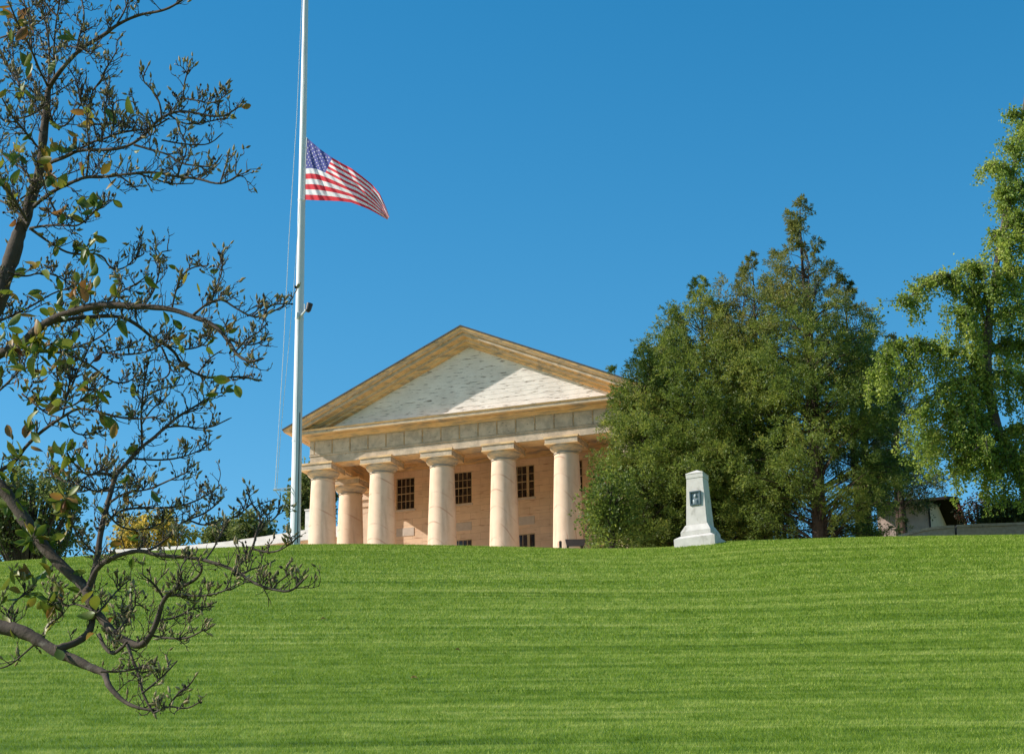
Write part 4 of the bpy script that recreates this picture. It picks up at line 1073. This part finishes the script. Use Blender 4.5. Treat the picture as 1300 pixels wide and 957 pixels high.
    tag(bud.build('buds', M['bud'], r, smooth=True), kind='stuff'); tag(seeds.build('seed_heads', M['seedhead'], r, smooth=True), kind='stuff')
    # leaves: bent blades with a midrib fold
    def leaf_geom(p, d, nrm_, L, w_):
        s = np.cross(d, nrm_); V = []; F_ = []
        prof_ = [(0,.0),(.12,.35),(.32,.85),(.55,1.0),(.78,.78),(.93,.35),(1,.02)]
        bend = random.uniform(-.5, .6); fold = random.uniform(.2, .9)
        for t, ww in prof_:
            c = p + d*L*t - nrm_*bend*L*t*t
            V += [c - s*w_*ww + nrm_*fold*w_*ww, c, c + s*w_*ww + nrm_*fold*w_*ww]
        for i in range(len(prof_)-1):
            a = 3*i; F_ += [(a,a+1,a+4,a+3),(a+1,a+2,a+5,a+4)]
        return V, F_
    lf = MB(); spots_ = []
    def cluster(px, py, sx, sy, n, lmin=13, lmax=22, dy=.5):
        for _ in range(int(n*1.45)): spots_.append((np.array(Q(px+random.gauss(0, sx), py+random.gauss(0, sy), random.uniform(-dy, dy)-.2)), random.uniform(lmin, lmax)))
    cluster(15,95,30,60,14); cluster(8,15,12,14,5,16,26); cluster(40,68,10,12,4,16,24); cluster(40,175,30,40,18); cluster(80,215,28,22,10)
    cluster(90,262,26,22,16); cluster(38,255,24,25,8); cluster(115,312,26,16,7); cluster(145,340,12,14,5,14,22); cluster(45,365,38,25,30); cluster(70,395,40,22,32)
    cluster(30,440,34,30,34); cluster(45,490,38,24,26); cluster(108,495,18,22,12,16,24); cluster(15,560,20,40,14); cluster(35,600,30,24,28,14,20)
    cluster(15,640,22,26,22,14,20); cluster(40,690,24,28,20); cluster(35,735,32,30,22,13,20); cluster(60,775,34,18,10); cluster(85,748,6,6,2,18,22)
    cluster(245,390,24,18,8,11,17); cluster(258,462,12,8,6,12,18); cluster(310,480,16,7,12,10,18); cluster(232,355,20,16,6,11,16); cluster(150,150,30,20,4); cluster(156,122,2,3,1,20,22)
    cluster(110,560,50,50,14,10,18); cluster(150,650,30,30,8,11,18); cluster(125,790,20,30,5,13,18); cluster(215,160,50,30,3,10,14); cluster(160,720,18,14,3)
    woodpts = np.array([v for v in wood.v] + [v for v in twig.v[::3]])
    for p, L in spots_:
        # hang each leaf from the nearest wood
        i = np.argmin(((woodpts-p)**2).sum(1)); q = woodpts[i]
        d = nrm(np.array([random.gauss(0,.8), random.gauss(0,.6), random.gauss(-.1,.8)]))
        n_l = nrm(np.cross(d, rng.normal(0, 1, 3)))
        L = L*K*random.uniform(.9, 1.3); st = q + d*.012
        lf.tube([q, st], .0015, 4)
        V, F_ = leaf_geom(st, d, n_l, L, L*random.uniform(.2, .3)); lf.add(V, F_)
    o = lf.build('leaves', M['magleaf'], r, smooth=True); tag(o, kind='stuff')
magnolia()

# ------------------------------------------------------------------ fallen leaves on the lawn
for (px, py, lab) in [(582,828,'curled tan fallen leaf on the lower middle lawn'),(410,788,'small brown fallen leaf on the lawn right of the magnolia'),(525,864,'pale fallen leaf lying lowest on the lawn')]:
    lo_, hi_ = 20.0, 75.0
    d = at(px, py, 1.0)
    for _ in range(40):
        md = (lo_+hi_)/2
        if d.z*md > gz(d.x*md, md): lo_ = md if False else lo_; hi_ = hi_ if False else md
        else: lo_ = md
        if False: break
    # first crossing from the camera outwards
    y = 18.0
    while y < 76 and d.z*y > gz(d.x*y, y): y += .05
    q = d*y; m = MB()
    V = []
    for i in range(6):
        t = i/5; wv = .035*math.sin(math.pi*min(1, t*.95+.03))
        V += [(t*.11-.05, -wv, .05+.02*math.sin(3*t)+.02), (t*.11-.05, 0, .05+.02*math.sin(3*t)), (t*.11-.05, wv, .05+.02*math.sin(3*t)+.02)]
    F_ = []
    for i in range(5): a = 3*i; F_ += [(a,a+1,a+4,a+3),(a+1,a+2,a+5,a+4)]
    m.add(V, F_); o = m.build('fallen_leaf', M['autumn']); o.location = (q.x, q.y, gz(q.x, q.y)); o.rotation_euler = (R(25), 0, random.uniform(0, 6))
    tag(o, lab, 'leaf', 'fallen leaves on the lawn')

# ------------------------------------------------------------------ light
ELEV = R(33); AZ = R(88)          # sun stands square to the left of the view
sd = Vector((-math.sin(AZ)*math.cos(ELEV), -math.cos(AZ)*math.cos(ELEV), math.sin(ELEV)))
sun = bpy.data.lights.new('sun', 'SUN'); sun.energy = 4.9; sun.angle = R(.53); sun.color = (1.0, .93, .85)
so = bpy.data.objects.new('sun', sun); col.objects.link(so); so.rotation_euler = sd.to_track_quat('Z', 'Y').to_euler()
w = bpy.data.worlds.new('World'); sc.world = w; w.use_nodes = True
nt = w.node_tree; bg = nt.nodes['Background']
sky = nt.nodes.new('ShaderNodeTexSky'); sky.sky_type = 'NISHITA'; sky.sun_disc = False
sky.sun_elevation = ELEV; sky.sun_rotation = math.atan2(sd.x, sd.y); sky.air_density = 1.0; sky.dust_density = .3; sky.ozone_density = 1.6
hs = nt.nodes.new('ShaderNodeHueSaturation'); hs.inputs['Saturation'].default_value = 1.45; hs.inputs['Hue'].default_value = .488; hs.inputs['Value'].default_value = 1.0
nt.links.new(sky.outputs[0], hs.inputs['Color']); nt.links.new(hs.outputs[0], bg.inputs[0]); bg.inputs[1].default_value = .119

sc.render.engine = 'CYCLES'
sc.cycles.max_bounces = 10; sc.cycles.diffuse_bounces = 7; sc.cycles.transparent_max_bounces = 8
sc.view_settings.view_transform = 'Standard'; sc.view_settings.look = 'None'; sc.view_settings.gamma = 1; sc.view_settings.use_curve_mapping = False
sc.view_settings.exposure = .5
bpy.context.view_layer.update()
